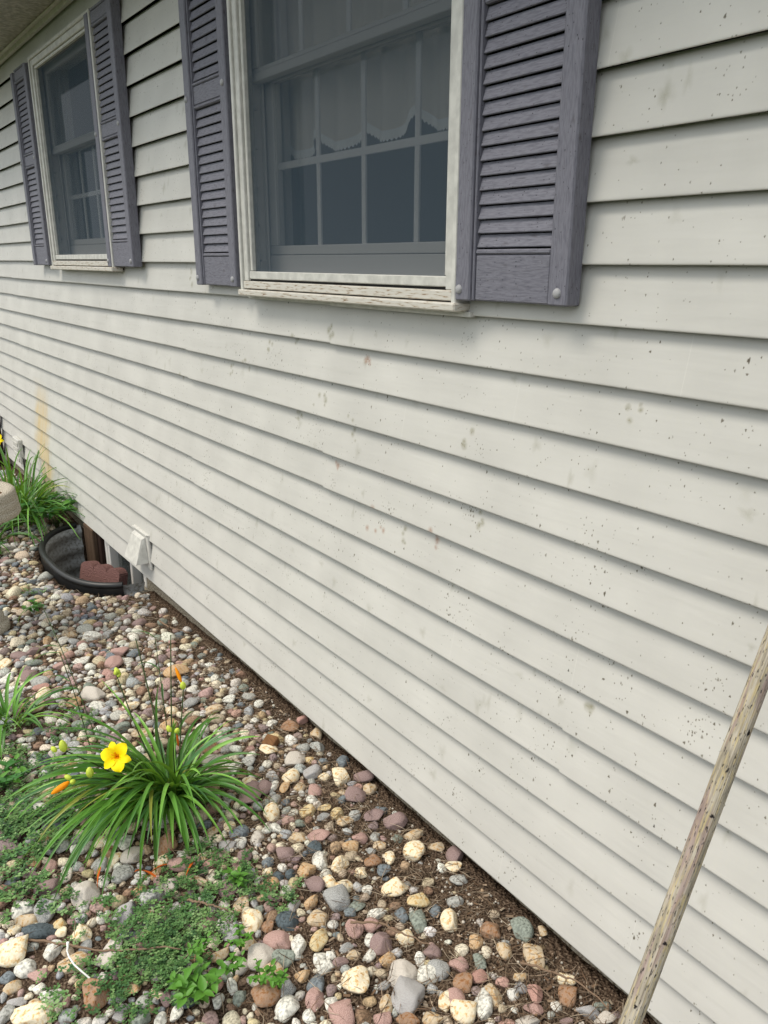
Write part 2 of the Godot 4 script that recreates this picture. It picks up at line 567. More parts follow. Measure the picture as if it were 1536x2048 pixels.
func make_stain_texture() -> ImageTexture:
	# the marks that stand at one place on the wall: x from -7 to 0.5, y from 0 to 2.5; transparent elsewhere
	var w := 2048
	var h := 1024
	var im := Image.create(w, h, false, Image.FORMAT_RGBA8)
	im.fill(Color(0.75, 0.66, 0.5, 0.0))
	var n := FastNoiseLite.new()
	n.seed = 3
	n.frequency = 0.05
	# rust run below the left window
	for y in range(0, 820):
		var wy := y / 1024.0 * 2.5
		if wy > 0.80:
			continue
		var centre := -5.10 - 0.14 * smooth(0.75, 0.35, wy)
		var half := 0.15 + 0.02 * n.get_noise_2d(0, y * 0.4)
		for x in range(int((centre - 0.3 + 7.0) / 7.5 * w), int((centre + 0.3 + 7.0) / 7.5 * w)):
			var wx := (x + 0.5) / w * 7.5 - 7.0
			var d := absf(wx - centre) / half
			var k := clampf((1.25 + 0.35 * n.get_noise_2d(x * 0.8, y * 0.25 + 300.0) - d) * 1.6, 0.0, 1.0) * smooth(0.84, 0.55, wy)
			k *= 0.62 + 0.38 * n.get_noise_2d(x * 1.5, y * 0.12)
			if k > 0.01:
				im.set_pixel(x, y, Color(0.79, 0.67, 0.38, k * 0.8))
	var marks := [[-1.797, 1.306, 0.016, 0.014, 0], [-2.149, 1.241, 0.012, 0.012, 0], [-1.856, 1.101, 0.022, 0.018, 0], [-1.797, 0.935, 0.014, 0.02, 1], [-1.583, 0.818, 0.022, 0.03, 1], [-1.48, 0.837, 0.009, 0.026, 0], [-1.356, 0.854, 0.008, 0.018, 1], [-1.205, 0.934, 0.007, 0.014, 0], [-1.259, 1.109, 0.012, 0.02, 0], [-2.705, 1.434, 0.016, 0.022, 0], [-0.831, 1.237, 0.013, 0.011, 0], [-1.997, 1.051, 0.012, 0.02, 0], [-0.867, 0.632, 0.008, 0.008, 0], [-1.636, 1.24, 0.01, 0.012, 1], [-2.3, 1.16, 0.02, 0.02, 0], [-2.42, 1.13, 0.012, 0.018, 0], [-2.0, 1.27, 0.01, 0.014, 0], [-1.7, 1.05, 0.012, 0.03, 0], [-2.85, 1.07, 0.014, 0.02, 0]]
	for m in marks:
		var col := Color(0.45, 0.43, 0.28) if m[4] == 0 else Color(0.55, 0.36, 0.22)
		for k in 5:
			var cx: float = (m[0] + rng.randfn() * m[2] * 0.7 + 7.0) / 7.5 * w
			var cy: float = (m[1] + rng.randfn() * m[3] * 0.7) / 2.5 * h
			var r := rand(1.2, 3.2)
			for y in range(int(cy - r * 2.0), int(cy + r * 2.0) + 1):
				for x in range(int(cx - r), int(cx + r) + 1):
					var d := Vector2((x - cx) / r, (y - cy) / (r * 1.6)).length()
					var a := clampf(1.1 - d, 0.0, 1.0) * rand(0.35, 0.8)
					if a > im.get_pixel(x, y).a:
						im.set_pixel(x, y, Color(col.r, col.g, col.b, a))
	return ImageTexture.create_from_image(im)


func make_materials() -> void:
	var fine := noise_tex(512, 0.03, 5, 1, [[0.25, grey(0.78)], [0.75, grey(1.0)]])
	var bump := noise_tex(512, 0.03, 5, 2, [[0.2, grey(0.0)], [0.8, grey(1.0)]])
	var grain := noise_tex(512, 0.035, 4, 3, [[0.2, Color(0.74, 0.74, 0.76)], [0.5, Color(0.90, 0.90, 0.91)], [0.62, Color(1.0, 1.0, 1.0)], [0.9, Color(0.84, 0.83, 0.84)]], 8)
	var grain_bump := noise_tex(512, 0.05, 4, 4, [[0.2, grey(0.0)], [0.8, grey(1.0)]], 8)

	var m := mat("siding", Color(0.795, 0.789, 0.770), 0.5, 0.35)
	m.albedo_texture = make_siding_texture()
	m.uv1_scale = Vector3(1.0 / 2.05, 1.0 / 2.05, 1.0)
	m.heightmap_enabled = true
	m.heightmap_texture = noise_tex(1024, 0.035, 4, 6, [[0.2, grey(0.0)], [0.8, grey(1.0)]], 8)
	m.heightmap_scale = 0.05
	m.detail_enabled = true
	m.detail_uv_layer = BaseMaterial3D.DETAIL_UV_2
	m.detail_albedo = make_stain_texture()
	m.detail_blend_mode = BaseMaterial3D.BLEND_MODE_MIX

	m = mat("trim", Color(0.81, 0.805, 0.78), 0.45, 0.4)
	world_tex(m, noise_tex(512, 0.02, 4, 7, [[0.2, grey(0.9)], [0.8, grey(1.0)]]), Vector3(2, 2, 2))
	m = mat("trim_dirty", Color(0.80, 0.79, 0.76), 0.5, 0.4)
	var dirt := noise_tex(512, 0.06, 5, 8, [[0.0, Color(0.50, 0.36, 0.27)], [0.17, Color(0.62, 0.50, 0.40)], [0.28, Color(0.90, 0.87, 0.83)], [0.45, Color(0.97, 0.96, 0.95)], [1.0, Color(1, 1, 1)]], 4)
	world_tex(m, dirt, Vector3(2.4, 5.0, 5.0))
	m = mat("soffit", Color(0.74, 0.73, 0.69), 0.6)
	world_tex(m, fine, Vector3(2, 2, 2))
	m = mat("sash", Color(0.86, 0.85, 0.83), 0.5)
	m = mat("gasket", Color(0.05, 0.05, 0.05), 0.8)

	m = mat("glass", Color(0.85, 0.93, 0.95, 0.06), 0.03, 0.5)
	m.transparency = BaseMaterial3D.TRANSPARENCY_ALPHA
	m = mat("screen", Color(0.25, 0.30, 0.345, 0.60), 0.9, 0.1)
	m.transparency = BaseMaterial3D.TRANSPARENCY_ALPHA
	m = mat("curtain", Color(0.92, 0.89, 0.83), 0.9, 0.1)
	m.backlight_enabled = true
	m.backlight = Color(0.5, 0.48, 0.44)
	mat("lace", Color(0.97, 0.97, 0.95), 0.9, 0.1)
	mat("room", Color(0.62, 0.60, 0.56), 0.9)

	# shutters: sun-bleached plastic, grain along the stiles and along the slats
	var weathered := noise_tex(1024, 0.10, 4, 3, [[0.15, Color(0.82, 0.82, 0.84)], [0.45, Color(0.92, 0.92, 0.93)], [0.62, Color(1.0, 1.0, 1.0)], [0.9, Color(0.88, 0.89, 0.91)]], 8)
	var wim: Image = weathered.get_image().duplicate()
	for k in 620:
		var r := rand(0.8, 2.6)
		spot(wim, rng.randf() * 1024.0, rng.randf() * 1024.0, r * rand(1.0, 2.2), r, Color(0.28, 0.26, 0.27), rand(0.4, 0.9), false)
	for k in 34:
		spot(wim, rng.randf() * 1024.0, rng.randf() * 1024.0, rand(10, 34), rand(5, 13), Color(0.50, 0.46, 0.43), rand(0.25, 0.6), true)
	weathered = ImageTexture.create_from_image(wim)
	for d in [["shutter_up", Vector3(2.2, 2.2, 2.2)], ["shutter_across", Vector3(2.2, 2.2, 2.2)]]:
		m = mat(d[0], Color(0.472, 0.470, 0.508), 0.6, 0.4)
		world_tex(m, weathered, d[1], grain_bump, 0.05)
		# the stretched image runs along u; turn the long way with the scale
	mats["shutter_up"].albedo_texture = turned(weathered)
	mats["shutter_up"].heightmap_texture = turned(grain_bump)
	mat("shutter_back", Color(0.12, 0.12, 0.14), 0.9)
	mat("screw", Color(0.62, 0.62, 0.63), 0.5)
	mat("felt", Color(0.16, 0.15, 0.14), 0.95, 0.1)

	m = mat("concrete", Color(0.60, 0.58, 0.54), 0.95, 0.2)
	world_tex(m, noise_tex(512, 0.05, 6, 11, [[0.2, Color(0.6, 0.58, 0.52)], [0.5, Color(0.9, 0.88, 0.84)], [0.8, Color(1, 1, 1)]]), Vector3(3, 3, 3), bump, 0.05)
	m = mat("cast_stone", Color(0.80, 0.78, 0.74), 0.95, 0.2)
	world_tex(m, noise_tex(512, 0.08, 6, 12, [[0.2, Color(0.5, 0.47, 0.42)], [0.5, Color(0.88, 0.86, 0.82)], [0.8, Color(1, 1, 1)]]), Vector3(5, 5, 5), bump, 0.12)
	m = mat("basin_dirt", Color(0.42, 0.30, 0.20), 0.95, 0.2)
	world_tex(m, fine, Vector3(9, 9, 9), bump, 0.4)

	m = mat("steel", Color(0.70, 0.71, 0.71), 0.55, 0.5)
	m.metallic = 0.1
	world_tex(m, noise_tex(512, 0.04, 6, 13, [[0.2, Color(0.68, 0.66, 0.62)], [0.5, Color(0.9, 0.9, 0.9)], [0.8, Color(1, 1, 1)]]), Vector3(2, 2, 2))
	mat("rubber", Color(0.075, 0.08, 0.085), 0.45, 0.5)
	m = mat("edger", Color(0.56, 0.42, 0.40), 0.95, 0.2)
	world_tex(m, noise_tex(512, 0.12, 4, 14, [[0.2, grey(0.75)], [0.5, grey(0.95)], [0.75, Color(1, 0.97, 0.96)]]), Vector3(7, 7, 7), bump, 0.5)
	m = mat("old_wood", Color(0.40, 0.33, 0.27), 0.9, 0.2)
	world_tex(m, turned(grain), Vector3(8, 0.8, 8), turned(grain_bump), 0.2)
	mat("dark_wood", Color(0.17, 0.115, 0.095), 0.8, 0.3)
	mat("dark_iron", Color(0.05, 0.05, 0.05), 0.7)

	# weathered ash handle: grey skin, yellow wood showing through, black mildew
	m = mat("handle", Color(1, 1, 1), 0.85, 0.25)
	m.albedo_texture = make_handle_texture()
	m.uv1_scale = Vector3(1, 1, 1)
	m.heightmap_enabled = true
	m.heightmap_texture = turned(grain_bump)
	m.heightmap_scale = 0.08

	# soil
	m = mat("soil", Color(1, 1, 1), 1.0, 0.1)
	var soil_tex := noise_tex(1024, 0.045, 6, 15, [[0.15, Color(0.17, 0.135, 0.11)], [0.42, Color(0.29, 0.24, 0.20)], [0.6, Color(0.37, 0.31, 0.26)], [0.78, Color(0.50, 0.44, 0.38)], [0.95, Color(0.60, 0.55, 0.49)]])
	world_tex(m, soil_tex, Vector3(2.7, 2.7, 2.7), bump, 0.7)
	m = mat("lawn", Color(0.20, 0.27, 0.10), 1.0, 0.1)
	world_tex(m, fine, Vector3(0.8, 0.8, 0.8))

	# stones
	var mottle := noise_tex(512, 0.025, 5, 16, [[0.2, grey(0.70)], [0.5, grey(0.92)], [0.8, grey(1.0)]])
	var warm := noise_tex(512, 0.02, 5, 17, [[0.15, Color(0.84, 0.68, 0.50)], [0.36, Color(0.95, 0.89, 0.79)], [0.52, grey(1.0)], [0.85, Color(0.94, 0.93, 0.90)]])
	var speck := noise_tex(512, 0.16, 3, 18, [[0.2, grey(0.22)], [0.4, grey(0.5)], [0.5, grey(0.95)], [0.8, grey(1.0)]])
	var rosy := noise_tex(512, 0.10, 5, 19, [[0.2, Color(0.72, 0.66, 0.66)], [0.45, Color(0.92, 0.88, 0.87)], [0.65, grey(1.0)], [0.82, Color(1.0, 1.0, 0.98)]])
	for d in [["cream", Color(0.90, 0.86, 0.77), warm, 7.0], ["white", Color(0.90, 0.89, 0.85), mottle, 8.0], ["tan", Color(0.77, 0.71, 0.62), warm, 7.0], ["yellow", Color(0.80, 0.74, 0.60), warm, 8.0], ["pink", Color(0.73, 0.62, 0.59), rosy, 9.0], ["mauve", Color(0.60, 0.53, 0.52), rosy, 9.0], ["slate", Color(0.50, 0.53, 0.55), mottle, 9.0], ["dark", Color(0.36, 0.40, 0.42), mottle, 9.0], ["grey", Color(0.70, 0.70, 0.68), mottle, 9.0], ["bluegrey", Color(0.69, 0.70, 0.70), rosy, 10.0], ["granite", Color(0.78, 0.78, 0.77), speck, 9.0], ["brown", Color(0.62, 0.51, 0.43), warm, 9.0], ["orange", Color(0.76, 0.66, 0.54), warm, 9.0], ["green", Color(0.58, 0.61, 0.57), mottle, 9.0], ["salmon", Color(0.75, 0.61, 0.57), rosy, 9.0], ["pale", Color(0.83, 0.81, 0.78), speck_soft(speck), 8.0]]:
		m = mat("stone_" + d[0], d[1], 0.85, 0.3)
		world_tex(m, d[2], Vector3.ONE * float(d[3]), bump, 0.06)
	m = mat("gravel", Color(1, 1, 1), 0.88, 0.3)
	m.vertex_color_use_as_albedo = true
	world_tex(m, mottle, Vector3(11, 11, 11), bump, 0.06)

	# dead matter
	m = mat("litter", Color(1, 1, 1), 0.95, 0.15)
	m.vertex_color_use_as_albedo = true
	m = mat("twig", Color(0.50, 0.42, 0.35), 0.95, 0.1)
	m = mat("wood_chip", Color(0.52, 0.38, 0.26), 0.9, 0.2)
	world_tex(m, grain, Vector3(6, 30, 30))
	mat("withered", Color(0.70, 0.34, 0.10), 0.8, 0.3)

	# green matter
	for d in [["blade_dark", Color(0.24, 0.42, 0.16)], ["blade_mid", Color(0.33, 0.53, 0.19)], ["blade_light", Color(0.46, 0.66, 0.27)], ["blade_blue", Color(0.25, 0.43, 0.24)], ["blade_yellow", Color(0.52, 0.54, 0.22)]]:
		m = mat(d[0], d[1], 0.42, 0.45)
		m.backlight_enabled = true
		m.backlight = Color(0.35, 0.45, 0.12)
	for d in [["leaf_broad", Color(0.20, 0.40, 0.16)], ["leaf_fresh", Color(0.31, 0.50, 0.17)], ["bud", Color(0.76, 0.82, 0.30)], ["scape", Color(0.24, 0.30, 0.16)]]:
		m = mat(d[0], d[1], 0.5, 0.4)
		m.backlight_enabled = true
		m.backlight = Color(0.3, 0.4, 0.1)
	m = mat("weed", Color(1, 1, 1), 0.6, 0.3)
	m.vertex_color_use_as_albedo = true
	m.backlight_enabled = true
	m.backlight = Color(0.3, 0.3, 0.2)
	for d in [["petal", Color(1.0, 0.90, 0.06)], ["petal_throat", Color(0.97, 0.70, 0.03)], ["petal_orange", Color(0.95, 0.58, 0.06)]]:
		m = mat(d[0], d[1], 0.55, 0.3)
		m.backlight_enabled = true
		m.backlight = Color(0.5, 0.42, 0.05)


func turned(t: ImageTexture) -> ImageTexture:
	var im: Image = t.get_image().duplicate()
	im.rotate_90(CLOCKWISE)
	return ImageTexture.create_from_image(im)


func speck_soft(t: ImageTexture) -> ImageTexture:
	var im: Image = t.get_image().duplicate()
	im.resize(256, 256)
	for y in 256:
		for x in 256:
			var v := 0.62 + 0.38 * im.get_pixel(x, y).r
			im.set_pixel(x, y, Color(v, v * 0.985, v * 0.97))
	return ImageTexture.create_from_image(im)


func make_handle_texture() -> ImageTexture:
	# u runs round the bar, v along it
	var a := FastNoiseLite.new()
	a.seed = 31
	a.frequency = 0.06
	a.fractal_octaves = 4
	var b := FastNoiseLite.new()
	b.seed = 32
	b.frequency = 0.11
	b.fractal_octaves = 3
	var w := 128
	var h := 1024
	var im := Image.create(w, h, false, Image.FORMAT_RGB8)
	for y in h:
		for x in w:
			var t := TAU * x / w
			var px := cos(t) * 20.0
			var pz := sin(t) * 20.0
			var v := a.get_noise_3d(px * 1.6, y * 0.3, pz * 1.6)
			var c := Color(0.54, 0.51, 0.45).lerp(Color(0.70, 0.67, 0.61), clampf(v * 1.4 + 0.5, 0, 1))
			var yel := a.get_noise_3d(px * 3.0 + 200.0, y * 0.5, pz * 3.0)
			c = c.lerp(Color(0.74, 0.67, 0.48), clampf((yel - 0.12) * 3.5, 0.0, 0.55))
			var mauve := a.get_noise_3d(px + 500.0, y * 0.1, pz)
			c = c.lerp(Color(0.55, 0.46, 0.46), clampf((mauve - 0.1) * 2.0, 0.0, 0.5))
			var blk := b.get_noise_3d(px * 2.2, y * 0.7 + 900.0, pz * 2.2)
			c = c.lerp(Color(0.16, 0.15, 0.15), clampf((blk - 0.36) * 7.0, 0.0, 0.85))
			im.set_pixel(x, y, c)
	for k in 18:
		spot(im, rng.randf() * w, rng.randf() * h, rand(3, 6), rand(2, 4), Color(0.08, 0.07, 0.08), 0.9, false)
	return ImageTexture.create_from_image(im)


# ------------------------------------------------------------------ setting

const WELL := Vector2(-4.02, 0.53)   # centre along the wall, half length
const WELL_DEEP := 0.305


func well_at(x: float, z: float, grow := 0.0) -> float:
	return pow(pow(absf(x - WELL.x) / (WELL.y + grow), 2.3) + pow(maxf(z, 0.0) / (WELL_DEEP + grow), 2.3), 1.0 / 2.3)


func lie(x: float, z: float) -> float:
	return -0.03 * smooth(-2.5, -3.4, x) + lumps.get_noise_2d(x * 2.0, z * 2.0) * 0.012 + lumps.get_noise_2d(x * 9.0 + 40.0, z * 9.0) * 0.005


func build_ground() -> void:
	var xs := []
	var zs := []
	for v in [-90.0, -50.0, -28.0, -16.0, -11.0, -8.5, -7.2]:
		xs.append(v)
	var x := -6.6
	while x < 1.0:
		xs.append(x)
		x += 0.032
	for v in [1.4, 2.2, 4.0, 8.0, 16.0, 30.0, 60.0, 90.0]:
		xs.append(v)
	for v in [-90.0, -40.0, -12.0, -6.0, -4.3, -2.0, -0.6]:
		zs.append(v)
	var z := -0.10
	while z < 1.75:
		zs.append(z)
		z += 0.032
	for v in [2.0, 2.6, 4.0, 7.0, 13.0, 24.0, 45.0, 90.0]:
		zs.append(v)
	var h := []
	for i in xs.size():
		var col := []
		for k in zs.size():
			var y := lie(xs[i], zs[k])
			if zs[k] < -0.05:
				y = -0.6 if xs[i] > -10.0 and xs[i] < 4.0 and zs[k] > -5.0 else -0.05
			elif well_at(xs[i], zs[k], 0.012) < 1.0 and zs[k] < 0.5:
				y = -0.42
			col.append(Vector3(xs[i], y, zs[k]))
		h.append(col)
	var st := begin(false)
	for i in xs.size() - 1:
		for k in zs.size() - 1:
			poly(st, [h[i][k], h[i + 1][k], h[i + 1][k + 1], h[i][k + 1]], Vector3.UP)
	var g := part(self, "ground", finish(st), mats["soil"])
	g.set_meta("kind", "structure")
	g.set_meta("label", "dark brown soil of the flower bed")
	# mown grass beyond the bed, behind the photographer
	st = begin()
	poly(st, [Vector3(-88, 0.06, 2.3), Vector3(88, 0.06, 2.3), Vector3(88, 0.06, 88), Vector3(-88, 0.06, 88)], Vector3.UP)
	var l := part(self, "lawn", finish(st), mats["lawn"])
	l.set_meta("kind", "structure")
	l.set_meta("label", "mown lawn beyond the stone bed")


# one course of clapboard from x0 to x1 whose lip hangs at height y
func course(st: SurfaceTool, x0: float, x1: float, y: float, proud: float, k: int) -> void:
	# the inside of the hanging lip, its rolled edge, then the face up to where the next course covers it
	var prof := [Vector2(-0.0090, 0.030), Vector2(-0.0024, 0.0025), Vector2(-0.0012, 0.0), Vector2(-0.0003, 0.0010), Vector2(0.0, 0.0030), Vector2(-0.0003, 0.0052), Vector2(-0.0010, 0.0095), Vector2(-0.0175, STEP - 0.004), Vector2(-0.0190, STEP + 0.002), Vector2(-0.0220, STEP + 0.004), Vector2(-0.0350, STEP + 0.005)]
	var n := maxi(1, int(ceil((x1 - x0) / 0.16)))
	for i in n:
		var xa := lerpf(x0, x1, float(i) / n)
		var xb := lerpf(x0, x1, float(i + 1) / n)
		for j in prof.size() - 1:
			var v := []
			for q in [[xa, j], [xb, j], [xb, j + 1], [xa, j + 1]]:
				var p: Vector2 = prof[q[1]]
				var wob := wave.get_noise_2d(q[0] * 1.7, k * 7.3)
				var sag := wave.get_noise_2d(q[0] * 0.9 + 50.0, k * 5.1)
				v.append(Vector3(q[0], y + p.y + sag * 0.0012, p.x + proud + wob * 0.0012))
			for t in [[0, 2, 1], [0, 3, 2]]:
				for e in t:
					st.set_uv(Vector2(v[e].x + k * 0.37, v[e].y))
					st.set_uv2(Vector2((v[e].x + 7.0) / 7.5, v[e].y / 2.5))
					st.add_vertex(v[e])
	# cut ends, so that a lapped panel shows its thickness
	st.set_smooth_group(-1)
	for x in [x0, x1]:
		for j in range(4, 7):
			var p: Vector2 = prof[j]
			var q: Vector2 = prof[j + 1]
			var w0 := wave.get_noise_2d(x * 1.7, k * 7.3) * 0.0012 + proud
			var s0 := y + wave.get_noise_2d(x * 0.9 + 50.0, k * 5.1) * 0.0012
			st.set_uv(Vector2(x, s0))
			st.set_uv2(Vector2((x + 7.0) / 7.5, s0 / 2.5))
			poly(st, [Vector3(x, s0 + p.y, p.x + w0), Vector3(x, s0 + q.y, q.x + w0), Vector3(x, s0 + q.y, q.x + w0 - 0.0024), Vector3(x, s0 + p.y, p.x + w0 - 0.0024)], Vector3(-1 if x == x0 else 1, 0, 0))
	st.set_smooth_group(0)


func build_house() -> void:
	house = thing("house", "house wall in pale cream vinyl clapboard siding with two shuttered windows", "house")
	# openings: x0, x1, y0, y1
	var holes := [[-2.20, -1.295, 1.40, 2.39], [-4.305, -3.43, 1.485, 2.33]]
	var seams := {1: -1.769, 2: -2.747, 3: -1.818, 4: -2.766, 5: -0.898, 6: -2.972, 7: -4.05, 0: -7.4, -1: -6.8, -2: -7.6, -3: -7.0, -4: -7.2}
	for j in range(-4, 8):
		var cuts := [-9.0]
		var s: float = seams[j]
		while s - 3.66 > -9.0:
			s -= 3.66
		while s < 2.6:
			cuts.append(s)
			s += 3.66
		cuts.append(2.6)
		for c in cuts.size() - 1:
			var x0: float = cuts[c] - (0.022 if c > 0 else 0.0)
			var x1: float = cuts[c + 1]
			# the pieces of this panel between the windows
			var pieces := {}
			for k in [2 * j - 1, 2 * j]:
				var y: float = LEVEL - k * STEP
				var spans := [[x0, x1]]
				for hole in holes:
					if y + STEP <= hole[2] or y >= hole[3]:
						continue
					var next := []
					for sp in spans:
						if sp[1] <= hole[0] or sp[0] >= hole[1]:
							next.append(sp)
							continue
						if sp[0] < hole[0]:
							next.append([sp[0], hole[0]])
						if sp[1] > hole[1]:
							next.append([hole[1], sp[1]])
					spans = next
				pieces[k] = spans
			var same: bool = pieces[2 * j - 1].size() == pieces[2 * j].size()
			var groups := []
			if same:
				for i in pieces[2 * j].size():
					groups.append([[2 * j - 1, pieces[2 * j - 1][i]], [2 * j, pieces[2 * j][i]]])
			else:
				var g := []
				for k in pieces:
					for sp in pieces[k]:
						g.append([k, sp])
				groups.append(g)
			for g in groups:
				var st := begin(false)
				for e in g:
					course(st, e[1][0], e[1][1], LEVEL - e[0] * STEP - 0.0018 * c, 0.0023 * c, e[0])
				part(house, "siding_panel", finish(st), mats["siding"])
	# sheathing behind the siding, so that nothing shines through
	for b in [[-9.0, -4.33, 0.05, 2.6], [-4.33, -3.405, 0.05, 1.475], [-4.33, -3.405, 2.35, 2.6], [-3.405, -2.225, 0.05, 2.6], [-2.225, -1.27, 0.05, 1.385], [-2.225, -1.27, 2.42, 2.6], [-1.27, 2.6, 0.05, 2.6]]:
		part(house, "sheathing", box_mesh(Vector3(b[0], b[2], -0.14), Vector3(b[1], b[3], -0.0365), 0.0), mats["felt"])
	# foundation with the cellar window's opening
	for b in [[-9.0, -4.30, -0.7, 0.062], [-3.565, 2.6, -0.7, 0.062], [-4.30, -3.565, -0.7, -0.36]]:
		part(house, "foundation", box_mesh(Vector3(b[0], b[2], -0.30), Vector3(b[1], b[3], -0.033), 0.003), mats["concrete"])
	# starter trim that closes the underside of the lowest course
	part(house, "starter_strip", box_mesh(Vector3(-9.0, 0.0635, -0.036), Vector3(2.6, 0.073, -0.020), 0.001), mats["trim"])
	# rooms behind: floor, ceiling, far and end walls
	for b in [[Vector3(-9.0, -0.75, -4.1), Vector3(2.6, -0.7, -0.3)], [Vector3(-9.0, 2.55, -4.1), Vector3(2.6, 2.65, -0.14)], [Vector3(-9.0, -0.7, -4.1), Vector3(2.6, 2.55, -4.0)], [Vector3(-9.1, -0.7, -4.1), Vector3(-9.0, 2.65, -0.02)], [Vector3(2.6, -0.7, -4.1), Vector3(2.7, 2.65, -0.02)], [Vector3(-9.0, 0.02, -4.0), Vector3(2.6, 0.10, -0.14)], [Vector3(-3.1, 0.1, -4.0), Vector3(-3.0, 2.55, -0.14)]]:
		part(house, "room_wall", box_mesh(b[0], b[1], 0.0), mats["room"])

	build_eave()
	window_unit(-2.235, -1.26, 1.385, 2.44, 1.974, "double-hung window with a scalloped valance inside")
	window_unit(-4.34, -3.395, 1.44, 2.385, 1.986, "smaller double-hung window close under the eave")
	# undersill trim in two lengths under the nearer window
	part(house, "undersill_trim", box_mesh(Vector3(-2.24, 1.3735, -0.005), Vector3(-1.77, 1.3815, 0.009), 0.001), mats["trim"])
	part(house, "undersill_trim", box_mesh(Vector3(-1.775, 1.3715, -0.005), Vector3(-1.24, 1.3825, 0.0115), 0.001), mats["trim"])
	shutter(-1.258, -0.962, 1.406, 2.43, 1.506, 1.921, 1.997, 16, 14, "bleached blue-grey louvred shutter against the plain siding")
	shutter(-2.552, -2.258, 1.406, 2.43, 1.506, 1.921, 1.997, 16, 14, "blue-grey louvred shutter between the two windows, beside the nearer one")
	shutter(-3.452, -3.145, 1.457, 2.374, 1.562, 1.926, 1.998, 14, 13, "blue-grey louvred shutter at the far window's near side")
	shutter(-4.700, -4.395, 1.457, 2.374, 1.562, 1.926, 1.998, 14, 13, "blue-grey louvred shutter at the far window's outer side")
	cellar_window()
	vent_hood()


func build_eave() -> void:
	# soffit boards run out from the wall; each triple board has three flats with grooves between
	var x := -9.0
	while x < 2.6:
		var st := begin()
		for k in 3:
			var a := x + k * 0.1016
			block(st, Vector3(a + 0.002, SOFFIT, 0.0), Vector3(a + 0.0996, SOFFIT + 0.012, 0.42), 0.003)
		block(st, Vector3(x, SOFFIT + 0.008, 0.0), Vector3(x + 0.3048, SOFFIT + 0.014, 0.42), 0.0)
		part(house, "soffit_panel", finish(st), mats["soffit"])
		x += 0.3048
	var st := begin()
	block(st, Vector3(-9.0, SOFFIT - 0.026, -0.004), Vector3(2.6, SOFFIT - 0.002, 0.014), 0.002)
	block(st, Vector3(-9.0, SOFFIT - 0.008, 0.014), Vector3(2.6, SOFFIT - 0.002, 0.034), 0.002)
	part(house, "soffit_channel", finish(st), mats["trim"])
	part(house, "fascia", box_mesh(Vector3(-9.0, SOFFIT - 0.01, 0.422), Vector3(2.6, SOFFIT + 0.17, 0.442), 0.002), mats["trim"])
	# gutter
	st = begin()
	var prof := [Vector2(0.444, 0.15), Vector2(0.444, 0.03), Vector2(0.52, 0.03), Vector2(0.545, 0.08), Vector2(0.56, 0.15), Vector2(0.555, 0.15), Vector2(0.54, 0.082), Vector2(0.517, 0.035), Vector2(0.448, 0.035)]
	for i in prof.size() - 1:
		var a: Vector2 = prof[i]
		var b: Vector2 = prof[i + 1]
		poly(st, [Vector3(-9.0, SOFFIT + a.y, a.x), Vector3(2.6, SOFFIT + a.y, a.x), Vector3(2.6, SOFFIT + b.y, b.x), Vector3(-9.0, SOFFIT + b.y, b.x)], Vector3(0, -(b.x - a.x), b.y - a.y))
	part(house, "gutter", finish(st), mats["trim"])
	# roof plane above
	st = begin()
	block(st, Vector3(-9.2, 0.0, 0.0), Vector3(2.8, 0.05, 5.2), 0.0, Transform3D(Basis(Vector3.RIGHT, PI + 0.34), Vector3(0, SOFFIT + 0.24, 0.50)))
	part(house, "roof", finish(st), mats["dark_wood"])


